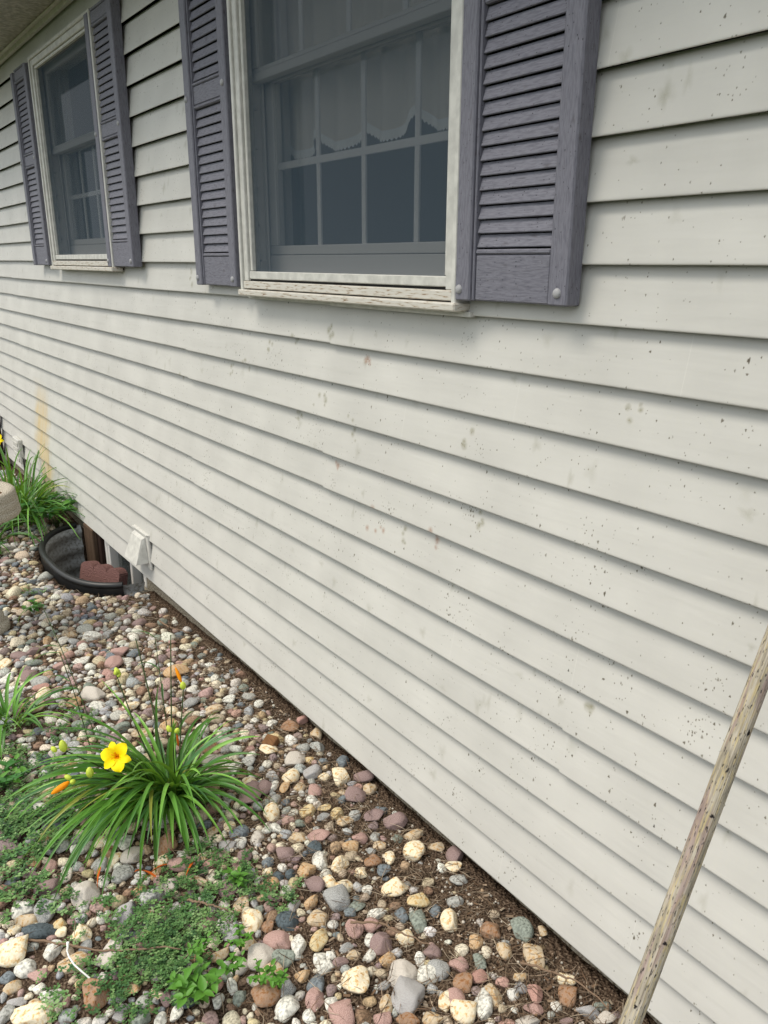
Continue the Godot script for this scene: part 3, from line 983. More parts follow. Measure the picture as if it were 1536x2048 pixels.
func window_unit(x0: float, x1: float, yb: float, yt: float, ym: float, label: String) -> void:
	var w := holder(house, "window", label)
	var trim: Material = mats["trim"]
	var sash: Material = mats["sash"]
	var ix0 := x0 + 0.040
	var ix1 := x1 - 0.040
	var iy0 := yb + 0.068
	var iy1 := yt - 0.040
	# outer casing: a raised outer bead and a flat
	for s in [[x0, ix0, 1.0], [x1, ix1, -1.0]]:
		var st := begin()
		block(st, Vector3(minf(s[0], s[0] + s[2] * 0.014), yb + 0.012, -0.012), Vector3(maxf(s[0], s[0] + s[2] * 0.014), yt, 0.037), 0.002)
		block(st, Vector3(minf(s[0] + s[2] * 0.0145, s[1]), yb + 0.040, -0.012), Vector3(maxf(s[0] + s[2] * 0.0145, s[1]), yt - 0.0145, 0.030), 0.002)
		part(w, "casing", finish(st), trim)
	var st := begin()
	block(st, Vector3(x0 + 0.0145, yt - 0.014, -0.012), Vector3(x1 - 0.0145, yt, 0.0365), 0.002)
	block(st, Vector3(ix0 + 0.0005, iy1, -0.012), Vector3(ix1 - 0.0005, yt - 0.0145, 0.0295), 0.002)
	part(w, "casing", finish(st), trim)
	# bottom: sill flat and drip lip below a dark joint
	part(w, "sill", box_mesh(Vector3(x0 + 0.0145, yb + 0.0185, -0.012), Vector3(x1 - 0.0145, yb + 0.0395, 0.034), 0.002), mats["trim_dirty"])
	part(w, "drip_lip", box_mesh(Vector3(x0 - 0.002, yb - 0.002, -0.002), Vector3(x1 + 0.008, yb + 0.0155, 0.046), 0.003), mats["trim_dirty"])
	part(w, "joint", box_mesh(Vector3(x0 + 0.003, yb + 0.004, -0.012), Vector3(x1 - 0.003, yb + 0.046, 0.022), 0.0), mats["gasket"])
	# screen frame and screen
	st = begin()
	var f := 0.013
	block(st, Vector3(ix0 + 0.001, iy0 - 0.0225, 0.004), Vector3(ix1 - 0.001, iy0 - 0.001, 0.026), 0.002)
	block(st, Vector3(ix0 + 0.001, iy1 - f, 0.004), Vector3(ix1 - 0.001, iy1 - 0.001, 0.022), 0.002)
	block(st, Vector3(ix0 + 0.001, iy0, 0.004), Vector3(ix0 + f, iy1 - f - 0.001, 0.022), 0.002)
	block(st, Vector3(ix1 - f, iy0, 0.004), Vector3(ix1 - 0.001, iy1 - f - 0.001, 0.022), 0.002)
	part(w, "screen_frame", finish(st), trim)
	st = begin()
	poly(st, [Vector3(ix0 + 0.006, iy0 - 0.006, 0.010), Vector3(ix1 - 0.006, iy0 - 0.006, 0.010), Vector3(ix1 - 0.006, iy1 - 0.006, 0.010), Vector3(ix0 + 0.006, iy1 - 0.006, 0.010)], Vector3.BACK)
	part(w, "screen", finish(st), mats["screen"])
	# jambs with sash tracks
	var jx0 := x0 + 0.012
	var jx1 := x1 - 0.012
	for s in [[jx0, 1.0], [jx1, -1.0]]:
		st = begin()
		var a: float = s[0]
		var d: float = s[1]
		block(st, Vector3(minf(a - d * 0.02, a), iy0 - 0.03, -0.139), Vector3(maxf(a - d * 0.02, a), iy1 + 0.03, 0.0), 0.0)
		for t in [[-0.004, -0.016], [-0.0475, -0.0535], [-0.092, -0.100], [-0.112, -0.135]]:
			block(st, Vector3(minf(a, a + d * 0.016), iy0 - 0.02, t[1]), Vector3(maxf(a, a + d * 0.016), iy1 + 0.02, t[0]), 0.002)
		part(w, "jamb", finish(st), sash)
	st = begin()
	block(st, Vector3(jx0, iy0 - 0.034, -0.139), Vector3(jx1, iy0 - 0.012, 0.002), 0.002, Transform3D.IDENTITY)
	part(w, "sill_board", finish(st), sash)
	part(w, "head_jamb", box_mesh(Vector3(jx0, iy1 + 0.004, -0.139), Vector3(jx1, iy1 + 0.03, 0.0), 0.0), sash)
	# upper sash (outer track)
	var ux0 := jx0 + 0.004
	var ux1 := jx1 - 0.004
	var us := w
	st = begin()
	block(st, Vector3(ux0, ym - 0.018, -0.046), Vector3(ux1, ym + 0.004, -0.019), 0.002)
	block(st, Vector3(ux0, ym + 0.0045, -0.044), Vector3(ux1, ym + 0.016, -0.023), 0.002)
	block(st, Vector3(ux0 + 0.0, ym + 0.0165, -0.044), Vector3(ux0 + 0.036, iy1 + 0.003, -0.022), 0.002)
	block(st, Vector3(ux1 - 0.036, ym + 0.0165, -0.044), Vector3(ux1, iy1 + 0.003, -0.022), 0.002)
	block(st, Vector3(ux0 + 0.0365, iy1 - 0.034, -0.044), Vector3(ux1 - 0.0365, iy1 + 0.003, -0.022), 0.002)
	part(us, "upper_sash", finish(st), sash)
	grille(us, ux0 + 0.036, ux1 - 0.036, ym + 0.017, iy1 - 0.034, -0.037, x0 > -3.0)
	# lower sash (inner track)
	var ls := w
	st = begin()
	block(st, Vector3(ux0, iy0 - 0.011, -0.090), Vector3(ux1, iy0 + 0.0445, -0.057), 0.002)
	block(st, Vector3(ux0, iy0 + 0.046, -0.088), Vector3(ux1, iy0 + 0.071, -0.062), 0.002)
	block(st, Vector3(ux0, ym - 0.016, -0.088), Vector3(ux1, ym + 0.022, -0.0605), 0.002)
	block(st, Vector3(ux0, iy0 + 0.0715, -0.088), Vector3(ux0 + 0.044, ym - 0.0165, -0.061), 0.002)
	block(st, Vector3(ux1 - 0.044, iy0 + 0.0715, -0.088), Vector3(ux1, ym - 0.0165, -0.061), 0.002)
	part(ls, "lower_sash", finish(st), sash)
	grille(ls, ux0 + 0.044, ux1 - 0.044, iy0 + 0.0715, ym - 0.0165, -0.078)


# glazing bars behind one pane
func grille(parent: Node3D, x0: float, x1: float, y0: float, y1: float, z: float, barred := true) -> void:
	for k in ([1, 2, 3] if barred else []):
		var x := lerpf(x0, x1, k / 4.0)
		part(parent, "glazing_bar", box_mesh(Vector3(x - 0.009, y0, z - 0.003), Vector3(x + 0.009, y1, z + 0.003), 0.001), mats["sash"])
	var y := (y0 + y1) * 0.5
	if barred:
		part(parent, "glazing_bar", box_mesh(Vector3(x0, y - 0.0095, z - 0.0032), Vector3(x1, y + 0.0095, z + 0.0036), 0.001), mats["sash"])
	var st := begin()
	poly(st, [Vector3(x0, y0, z + 0.008), Vector3(x1, y0, z + 0.008), Vector3(x1, y1, z + 0.008), Vector3(x0, y1, z + 0.008)], Vector3.BACK)
	part(parent, "glass", finish(st), mats["glass"])


func shutter(x0: float, x1: float, yb: float, yt: float, y1: float, y2: float, y3: float, n1: int, n2: int, label: String) -> void:
	var s := holder(house, "shutter", label)
	var sw := 0.043
	for e in [x0, x1 - sw]:
		var st := begin()
		block(st, Vector3(e, yb, 0.002), Vector3(e + sw, yt, 0.040), 0.003)
		# moulded bead along the inner edge
		var ib: float = e + sw + 0.0005 if e == x0 else e - 0.0065
		block(st, Vector3(ib, yb + 0.001, 0.004), Vector3(ib + 0.006, yt - 0.001, 0.034), 0.002)
		part(s, "stile", finish(st), mats["shutter_up"])
	var a := x0 + sw + 0.007
	var b := x1 - sw - 0.007
	var ytop := yt - (yb - yb + 0.055)
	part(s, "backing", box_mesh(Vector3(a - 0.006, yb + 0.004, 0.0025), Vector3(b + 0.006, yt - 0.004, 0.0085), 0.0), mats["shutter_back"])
	for r in [[yb + 0.0008, y1 - 0.012], [y2 + 0.012, y3 - 0.012], [ytop + 0.012, yt - 0.0008]]:
		var st := begin()
		block(st, Vector3(a, r[0], 0.006), Vector3(b, r[1], 0.031), 0.003)
		block(st, Vector3(a, r[1] + 0.0006, 0.006), Vector3(b, r[1] + 0.010, 0.033), 0.003)
		if r[0] > yb + 0.01:
			block(st, Vector3(a, r[0] - 0.0106, 0.006), Vector3(b, r[0] - 0.0006, 0.033), 0.003)
		part(s, "rail", finish(st), mats["shutter_across"])
	for span in [[y1, y2, n1], [y3, ytop, n2]]:
		var pitch: float = (span[1] - span[0]) / span[2]
		for i in span[2]:
			var y: float = span[0] + (i + 0.5) * pitch
			var tilt: float = -0.32 + rand(-0.03, 0.03)
			var hgt := pitch * 0.96
			var xf := Transform3D(Basis(Vector3.RIGHT, tilt) * Basis(Vector3.BACK, rand(-0.003, 0.003)), Vector3((a + b) * 0.5, y, 0.0235))
			part(s, "slat", box_mesh(Vector3(-(b - a) * 0.5 + 0.0005, -hgt * 0.5, -0.0022), Vector3((b - a) * 0.5 - 0.0005, hgt * 0.5, 0.0022), 0.001, xf), mats["shutter_across"])
	for p in [Vector2(x0 + 0.013, yb + 0.022), Vector2(x1 - 0.022, yb + 0.022), Vector2(x0 + 0.013, (y2 + y3) * 0.5 - 0.005), Vector2(x1 - 0.022, (y2 + y3) * 0.5 + 0.003)]:
		var st := begin(false)
		lathe(st, [Vector2(0.0, 0.0048), Vector2(0.004, 0.0044), Vector2(0.0075, 0.003), Vector2(0.0092, 0.0), Vector2(0.0092, -0.001)], 16)
		part(s, "screw", finish(st), mats["screw"], Transform3D(Basis(Vector3.RIGHT, PI / 2), Vector3(p.x, p.y, 0.0402)))


func cellar_window() -> void:
	var w := holder(house, "cellar_window", "cellar window below the siding inside the steel well")
	part(w, "timber_buck", box_mesh(Vector3(-4.44, -0.36, -0.015), Vector3(-4.275, 0.058, 0.012), 0.004), mats["old_wood"])
	part(w, "inner_buck", box_mesh(Vector3(-4.275, -0.358, -0.06), Vector3(-4.215, 0.058, -0.012), 0.003), mats["dark_wood"])
	for b in [[-4.205, -4.165], [-4.155, -4.125], [-3.795, -3.765], [-3.60, -3.566]]:
		part(w, "frame", box_mesh(Vector3(b[0], -0.355, -0.075), Vector3(b[1], 0.056, -0.03), 0.003), mats["sash"])
	part(w, "frame", box_mesh(Vector3(-4.204, -0.3595, -0.07), Vector3(-3.567, -0.32, -0.032), 0.003), mats["sash"])
	for b in [[-4.125, -3.795], [-3.765, -3.60]]:
		var st := begin()
		poly(st, [Vector3(b[0], -0.32, -0.06), Vector3(b[1], -0.32, -0.06), Vector3(b[1], 0.06, -0.06), Vector3(b[0], 0.06, -0.06)], Vector3.BACK)
		part(w, "glass", finish(st), mats["glass"])
	part(w, "ledge", box_mesh(Vector3(-3.62, -0.05, -0.021), Vector3(-3.30, -0.035, 0.03), 0.003), mats["concrete"])


func vent_hood() -> void:
	var v := holder(house, "vent_hood", "white plastic dryer vent hood low on the siding")
	var st := begin()
	block(st, Vector3(-3.562, 0.115, -0.004), Vector3(-3.368, 0.287, 0.008), 0.003)
	block(st, Vector3(-3.558, 0.279, 0.0085), Vector3(-3.372, 0.287, 0.014), 0.002)
	part(v, "plate", finish(st), mats["trim"])
	st = begin()
	var xa := -3.552
	var xb := -3.390
	var t0 := [Vector3(xa + 0.012, 0.266, 0.009), Vector3(xb - 0.012, 0.266, 0.009)]
	var t1 := [Vector3(xa + 0.016, 0.258, 0.026), Vector3(xb - 0.016, 0.258, 0.026)]
	var b1 := [Vector3(xa, 0.146, 0.066), Vector3(xb, 0.146, 0.066)]
	var b0 := [Vector3(xa - 0.002, 0.146, 0.009), Vector3(xb + 0.002, 0.146, 0.009)]
	poly(st, [t0[0], t0[1], t1[1], t1[0]], Vector3.UP)
	poly(st, [t1[0], t1[1], b1[1], b1[0]], Vector3.BACK)
	for i in 2:
		poly(st, [t0[i], t1[i], b1[i], b0[i]], Vector3(-1 if i == 0 else 1, 0, 0))
	# inner faces, so that the shell has thickness
	var sh := Vector3(0, -0.004, -0.004)
	poly(st, [t1[0] + sh, t1[1] + sh, b1[1] + Vector3(0, 0, -0.004), b1[0] + Vector3(0, 0, -0.004)], Vector3.FORWARD)
	poly(st, [b1[0], b1[1], b1[1] + Vector3(0, 0, -0.004), b1[0] + Vector3(0, 0, -0.004)], Vector3.DOWN)
	part(v, "hood", finish(st), mats["trim"])
	part(v, "flap", box_mesh(Vector3(xa + 0.01, 0.150, 0.010), Vector3(xb - 0.01, 0.153, 0.058), 0.001), mats["gasket"])
	# flat vent cover farther along
	var c := holder(house, "vent_cover", "square white vent cover standing proud of the far siding")
	part(c, "plate", box_mesh(Vector3(-5.99, 0.12, 0.0), Vector3(-5.82, 0.29, 0.030), 0.004), mats["trim"])
	for k in 4:
		part(c, "louvre", box_mesh(Vector3(-5.975, 0.135 + k * 0.036, 0.0305), Vector3(-5.835, 0.160 + k * 0.036, 0.036), 0.002), mats["trim"])


func build_well() -> void:
	var w := thing("window_well", "galvanised corrugated steel window well with a black rubber rim", "window well", Vector3(WELL.x, 0, 0))
	# corrugated steel: bands bulge with height
	var st := begin(false)
	var cols := 40
	var rows := 40
	var p := func(i: int, k: int, thick: float) -> Vector3:
		var t := PI * i / cols
		var y := lerpf(-0.42, 0.016, float(k) / rows)
		var bulge := 0.010 * sin(y / 0.10 * TAU) + thick
		var c := cos(t)
		var s := sin(t)
		var r := pow(pow(absf(c), 2.3) + pow(s, 2.3), -1.0 / 2.3)
		return Vector3(c * r * (WELL.y - 0.012 + bulge), y, s * r * (WELL_DEEP - 0.012 + bulge))
	for i in cols:
		for k in rows:
			poly(st, [p.call(i, k, 0.0), p.call(i + 1, k, 0.0), p.call(i + 1, k + 1, 0.0), p.call(i, k + 1, 0.0)], Vector3(0, 0.1, 0) - p.call(i, k, 0.0))
			poly(st, [p.call(i, k, 0.003), p.call(i + 1, k, 0.003), p.call(i + 1, k + 1, 0.003), p.call(i, k + 1, 0.003)], p.call(i, k, 0.0) - Vector3(0, 0.1, 0))
	part(w, "steel_wall", finish(st), mats["steel"])
	# rubber edging pushed over the rim; a skirt hangs outside
	var pts := []
	var rad := []
	for i in range(8, 75):
		var t := PI * i / 76.0
		var r := pow(pow(absf(cos(t)), 2.3) + pow(sin(t), 2.3), -1.0 / 2.3)
		pts.append(Vector3(cos(t) * r * WELL.y, 0.014 + 0.003 * sin(t * 5.0), sin(t) * r * WELL_DEEP))
		rad.append(0.0165)
	st = begin(false)
	tube(st, pts, rad, 12, false)
	var inner := []
	for q in pts:
		inner.append(0.0105)
	tube(st, pts, inner, 10, false)
	part(w, "rim", finish(st), mats["rubber"])
	st = begin(false)
	for i in range(pts.size() - 1):
		var a: Vector3 = pts[i]
		var b: Vector3 = pts[i + 1]
		var oa := Vector3(a.x, 0, a.z).normalized() * 0.012
		var ob := Vector3(b.x, 0, b.z).normalized() * 0.012
		poly(st, [a + oa, b + ob, b + ob * 1.1 - Vector3(0, 0.08, 0), a + oa * 1.1 - Vector3(0, 0.08, 0)], oa)
	part(w, "skirt", finish(st), mats["rubber"])
	# stones at the bottom of the well are laid with the rest of the gravel


func build_objects() -> void:
	# scalloped red edging block lying in the well
	var e := thing("edging_block", "red scalloped concrete edging block lying in the window well", "edging block", Vector3(-3.82, -0.068, 0.105), "", 0.42)
	var st := begin(false)
	var outline := []
	var half := 0.14
	for k in 3:
		for q in 9:
			var t := PI * (1.0 - q / 8.0)
			var cx := -half + (k + 0.5) * half * 2.0 / 3.0
			outline.append(Vector2(cx + cos(t) * half / 3.0 * 0.99, 0.055 + sin(t) * 0.032))
	outline.append(Vector2(half, -0.10))
	outline.append(Vector2(-half, -0.10))
	var front := []
	var back := []
	for q in outline:
		front.append(Vector3(q.x, q.y, 0.028))
		back.append(Vector3(q.x, q.y, -0.028))
	st.set_smooth_group(-1)
	for i in outline.size():
		var n := (i + 1) % outline.size()
		var m: Vector2 = (outline[i] + outline[n]) * 0.5
		poly(st, [front[i], front[n], back[n], back[i]], Vector3(m.x * 0.3, m.y, 0))
		poly(st, [Vector3(0, -0.05, 0.028), front[i], front[n]], Vector3.BACK)
		poly(st, [Vector3(0, -0.05, -0.028), back[i], back[n]], Vector3.FORWARD)
	part(e, "block", finish(st), mats["edger"])
	e.rotation.x = -0.25

	# wooden tool handle leaning on the wall
	var foot := Vector3(-0.454, 0.012, 0.600)
	var top := Vector3(-0.4835, 1.165, 0.0185)
	var s := thing("tool_handle", "long weathered grey wooden tool handle leaning against the siding", "tool handle", foot)
	st = begin(false)
	var axis := top - foot
	var length := axis.length()
	var dir := axis.normalized()
	var side := dir.cross(Vector3.RIGHT).normalized()
	var other := side.cross(dir)
	var rings := 48
	var sides := 28
	for i in rings:
		for k in sides:
			var quad := []
			for q in [[i, k], [i, k + 1], [i + 1, k + 1], [i + 1, k]]:
				var f: float = float(q[0]) / rings
				var t: float = TAU * q[1] / sides
				var r := 0.0142 + 0.0004 * wave.get_noise_2d(f * 30.0, cos(t) * 2.0) + 0.0003 * wave.get_noise_2d(f * 90.0, sin(t) * 5.0)
				if f > 0.985:
					r *= sqrt(maxf(0.02, 1.0 - pow((f - 0.985) / 0.015, 2.0)))
				quad.append([dir * f * length + (side * cos(t) + other * sin(t)) * r, Vector2(float(q[1]) / sides, f * 1.0)])
			var nrm: Vector3 = quad[0][0] - dir * dir.dot(quad[0][0])
			var cw: bool = (quad[2][0] - quad[0][0]).cross(quad[1][0] - quad[0][0]).dot(nrm) > 0.0
			for t in ([[0, 1, 2], [0, 2, 3]] if cw else [[0, 2, 1], [0, 3, 2]]):
				for v in t:
					st.set_uv(quad[v][1])
					st.add_vertex(quad[v][0])
	part(s, "shaft", finish(st), mats["handle"])
	st = begin()
	tube(st, [Vector3.ZERO - dir * 0.001, dir * 0.035], [0.0165, 0.0165], 20)
	part(s, "ferrule", finish(st), mats["dark_iron"])

	# cast stone bird bath, half out of the picture
	var b := thing("bird_bath", "weathered cast stone bird bath on a turned pedestal", "bird bath", Vector3(-3.463, lie(-3.463, 0.708), 0.708))
	st = begin(false)
	lathe(st, [Vector2(0.0, 0.0), Vector2(0.092, 0.0), Vector2(0.096, 0.012), Vector2(0.095, 0.04), Vector2(0.088, 0.046), Vector2(0.078, 0.05), Vector2(0.078, 0.075), Vector2(0.070, 0.084), Vector2(0.05, 0.10)], 40)
	part(b, "base", finish(st), mats["cast_stone"])
	st = begin(false)
	lathe(st, [Vector2(0.05, 0.10), Vector2(0.044, 0.13), Vector2(0.042, 0.30), Vector2(0.05, 0.42), Vector2(0.075, 0.50), Vector2(0.12, 0.515)], 32)
	part(b, "column", finish(st), mats["cast_stone"])
	st = begin(false)
	lathe(st, [Vector2(0.12, 0.515), Vector2(0.198, 0.518), Vector2(0.203, 0.526), Vector2(0.201, 0.548), Vector2(0.197, 0.551), Vector2(0.199, 0.555), Vector2(0.197, 0.582), Vector2(0.193, 0.585), Vector2(0.195, 0.590), Vector2(0.190, 0.618), Vector2(0.183, 0.624), Vector2(0.165, 0.625), Vector2(0.158, 0.620), Vector2(0.148, 0.592), Vector2(0.0, 0.590)], 56)
	part(b, "bowl", finish(st), mats["cast_stone"])
	st = begin(false)
	lathe(st, [Vector2(0.146, 0.594), Vector2(0.08, 0.599), Vector2(0.0, 0.598)], 32)
	part(b, "dirt", finish(st), mats["basin_dirt"], Transform3D.IDENTITY, "brown dried silt in the basin")

	# short dark post at the far end, garden stake beside it
	var p := thing("timber_post", "short dark brown timber post against the far siding", "post", Vector3(-6.52, -0.03, 0.055))
	part(p, "shaft", box_mesh(Vector3(-0.045, -0.05, -0.045), Vector3(0.045, 0.385, 0.045), 0.006), mats["dark_wood"])
	part(p, "cap", box_mesh(Vector3(-0.05, 0.3855, -0.05), Vector3(0.05, 0.405, 0.05), 0.006), mats["dark_wood"])
	var g := thing("garden_stake", "thin black garden stake among the far daylily leaves", "stake", Vector3(-5.72, -0.03, 0.03))
	st = begin()
	poly(st, [Vector3(-0.022, 0.215, 0.0), Vector3(0.022, 0.20, 0.0), Vector3(0.004, 0.0, 0.002), Vector3(-0.004, 0.0, 0.002)], Vector3.BACK)
	poly(st, [Vector3(-0.022, 0.215, -0.004), Vector3(0.022, 0.20, -0.004), Vector3(0.004, 0.0, -0.002), Vector3(-0.004, 0.0, -0.002)], Vector3.FORWARD)
	poly(st, [Vector3(-0.022, 0.215, 0.0), Vector3(0.022, 0.20, 0.0), Vector3(0.022, 0.20, -0.004), Vector3(-0.022, 0.215, -0.004)], Vector3.UP)
	part(g, "blade", finish(st), mats["dark_iron"])

	# scalloped valance with a lace hem inside the nearer window
	var v := thing("valance", "cream scalloped valance with a lace hem inside the nearer window", "curtain", Vector3(-1.745, 1.0, -0.135))
	curtain(v, -0.53, 0.53, 1.42, 0.815, true)
	var d := thing("curtain_panel", "pale gathered curtain hanging inside the far window", "curtain", Vector3(-3.86, 1.0, -0.165))
	curtain(d, -0.24, 0.10, 1.38, 0.40, false)


func curtain(v: Node3D, x0: float, x1: float, ytop: float, yhem: float, scallop: bool) -> void:
	var st := begin(false)
	var lace := begin(false)
	var n := 120
	var hem := func(x: float) -> float:
		if not scallop:
			return yhem + 0.01 * sin(x * 40.0)
		return yhem - 0.045 * absf(sin((x + 0.297) * PI / 0.215))
	var fold := func(x: float, y: float) -> float:
		return 0.012 * sin(x * 58.0 + 0.6 * sin(x * 11.0)) * (0.5 + 0.5 * (ytop - y) / (ytop - yhem)) + 0.008 * sin(x * 23.0 + 1.0)
	for i in n:
		var xa := lerpf(x0, x1, float(i) / n)
		var xb := lerpf(x0, x1, float(i + 1) / n)
		var ha: float = hem.call(xa)
		var hb: float = hem.call(xb)
		var rows := 6
		for k in rows:
			var quad := []
			for q in [[xa, ha, k], [xb, hb, k], [xb, hb, k + 1], [xa, ha, k + 1]]:
				var y := lerpf(q[1], ytop, float(q[2]) / rows)
				quad.append(Vector3(q[0], y, fold.call(q[0], y)))
			poly(st, quad, Vector3.BACK)
		if scallop:
			# zigzag lace, proud of the cloth
			var za: float = fold.call(xa, ha) + 0.003
			var zb: float = fold.call(xb, hb) + 0.003
			var xm := (xa + xb) * 0.5
			poly(lace, [Vector3(xa, ha - 0.004, za), Vector3(xm, (ha + hb) * 0.5 - 0.010, (za + zb) * 0.5), Vector3(xb, hb - 0.004, zb), Vector3(xb, hb + 0.016, zb), Vector3(xa, ha + 0.016, za)], Vector3.BACK)
	part(v, "cloth", finish(st), mats["curtain"])
	if scallop:
		part(v, "lace_hem", finish(lace), mats["lace"])
	var rod := begin(false)
	tube(rod, [Vector3(x0 - 0.03, ytop - 0.004, 0.0), Vector3(x1 + 0.03, ytop - 0.004, 0.0)], [0.008, 0.008], 8)
	part(v, "rod", finish(rod), mats["sash"])


# ------------------------------------------------------------------ stones

var ico_cache := {}


func ico(level: int) -> Array:
	if ico_cache.has(level):
		return ico_cache[level]
	var t := (1.0 + sqrt(5.0)) / 2.0
	var v := [Vector3(-1, t, 0), Vector3(1, t, 0), Vector3(-1, -t, 0), Vector3(1, -t, 0), Vector3(0, -1, t), Vector3(0, 1, t), Vector3(0, -1, -t), Vector3(0, 1, -t), Vector3(t, 0, -1), Vector3(t, 0, 1), Vector3(-t, 0, -1), Vector3(-t, 0, 1)]
	for i in v.size():
		v[i] = v[i].normalized()
	var f := [[0, 11, 5], [0, 5, 1], [0, 1, 7], [0, 7, 10], [0, 10, 11], [1, 5, 9], [5, 11, 4], [11, 10, 2], [10, 7, 6], [7, 1, 8], [3, 9, 4], [3, 4, 2], [3, 2, 6], [3, 6, 8], [3, 8, 9], [4, 9, 5], [2, 4, 11], [6, 2, 10], [8, 6, 7], [9, 8, 1]]
	for l in level:
		var mid := {}
		var nf := []
		for tri in f:
			var m := []
			for e in [[0, 1], [1, 2], [2, 0]]:
				var a: int = tri[e[0]]
				var b: int = tri[e[1]]
				var key := Vector2i(mini(a, b), maxi(a, b))
				if not mid.has(key):
					mid[key] = v.size()
					v.append((v[a] + v[b]).normalized())
				m.append(mid[key])
			nf.append([tri[0], m[0], m[2]])
			nf.append([tri[1], m[1], m[0]])
			nf.append([tri[2], m[2], m[1]])
			nf.append([m[0], m[1], m[2]])
		f = nf
	ico_cache[level] = [v, f]
	return ico_cache[level]


# a stone about 2 across: broken ones are cut by planes, rounded ones are lumpy
func stone_mesh(level: int, broken: bool, seed_: int, squash := Vector3.ONE) -> ArrayMesh:
	var r := RandomNumberGenerator.new()
	r.seed = seed_ * 77 + 5
	var planes := []
	for i in (r.randi_range(6, 9) if broken else r.randi_range(9, 13)):
		var n := Vector3(r.randfn(), r.randfn(), r.randfn()).normalized()
		planes.append([n, r.randf_range(0.52, 0.95) if broken else r.randf_range(0.72, 1.0)])
	var ns := FastNoiseLite.new()
	ns.seed = seed_
	ns.frequency = 0.8
	var power := r.randf_range(26.0, 55.0) if broken else r.randf_range(6.0, 10.0)
	var base: Array = ico(level)
	var pts := []
	for d in base[0]:
		var s := 0.0
		for p in planes:
			var k: float = d.dot(p[0]) / p[1]
			if k > 0.0:
				s += pow(k, power)
		var rad := pow(maxf(s, 0.02), -1.0 / power)
		rad = minf(rad, 1.3 if broken else 1.12)
		rad *= 1.0 + (0.05 if broken else 0.10) * ns.get_noise_3dv(d * 1.2) + 0.03 * ns.get_noise_3dv(d * 4.0)
		pts.append(d * rad * squash)
	var lo: Vector3 = pts[0]
	var hi: Vector3 = pts[0]
	for p in pts:
		lo = lo.min(p)
		hi = hi.max(p)
	var mid := (lo + hi) * 0.5
	var half := (hi - lo) * 0.5
	var st := begin(false)
	for tri in base[1]:
		var q := []
		for i in tri:
			q.append(((pts[i] - mid) / half) * squash)
		poly(st, q, q[0] + q[1] + q[2])
	st.index()
	return finish(st)


func spot_free(x: float, z: float, r: float, slack: float) -> bool:
	var c := Vector2i(int(floor(x / 0.07)), int(floor(z / 0.07)))
	for i in range(-1, 2):
		for k in range(-1, 2):
			for o in taken_stones.get(c + Vector2i(i, k), []):
				var dx: float = x - o.x
				var dz: float = z - o.y
				var need: float = (r + o.z) * slack
				if dx * dx + dz * dz < need * need:
					return false
	return true


func spot_take(x: float, z: float, r: float) -> void:
	var c := Vector2i(int(floor(x / 0.07)), int(floor(z / 0.07)))
	if not taken_stones.has(c):
		taken_stones[c] = []
	taken_stones[c].append(Vector3(x, z, r))


# how thickly stones lie: sparse on the bare strip by the wall, none under the clumps
func stone_density(x: float, z: float) -> float:
	var d := 1.0
	var strip := 0.16 + 0.10 * smooth(-1.5, -0.9, x)
	d *= lerpf(0.10, 1.0, smooth(strip * 0.4, strip + 0.14, z)) if x > -1.75 else lerpf(0.3, 1.0, smooth(0.03, 0.16, z))
	d *= 1.0 - 0.8 * smooth(0.20, 0.0, absf(x + 3.15) * 0.5 + absf(z - 0.08))
	if Vector2(x + 1.925, z - 0.497).length() < 0.10:
		d = 0.1
	if Vector2(x + 2.56, z - 0.75).length() < 0.07:
		d = 0.1
	if Vector2(x + 3.463, z - 0.708).length() < 0.11:
		d = 0.0
	if well_at(x, z, 0.05) < 1.0 or z < 0.012:
		d = 0.0
	return d


const COLOR_WORDS := {"cream": "cream", "white": "white", "tan": "tan", "yellow": "pale yellow", "pink": "pink", "mauve": "mauve", "slate": "slate grey", "dark": "dark blue-grey", "grey": "grey", "bluegrey": "pale blue-grey", "granite": "salt-and-pepper granite", "brown": "brown", "orange": "orange-tan", "green": "greenish grey", "salmon": "salmon pink", "pale": "mottled pale grey"}


func zone_of(x: float, z: float) -> String:
	if well_at(x, z, 0.22) < 1.0:
		return "beside the window well"
	if z < 0.13:
		return "along the siding's foot"
	if Vector2(x + 1.925, z - 0.497).length() < 0.30:
		return "under the flowering daylily"
	if Vector2(x + 2.56, z - 0.75).length() < 0.22:
		return "by the flowerless daylily"
	if Vector2(x + 3.463, z - 0.708).length() < 0.35:
		return "near the bird bath's base"
	if x < -2.2:
		return "in the gravel behind the daylilies"
	if z > 0.55 and x > -1.9:
		return "among the creeping weeds"
	if x > -1.15:
		return "near the tool handle"
	return "between daylily and wall"


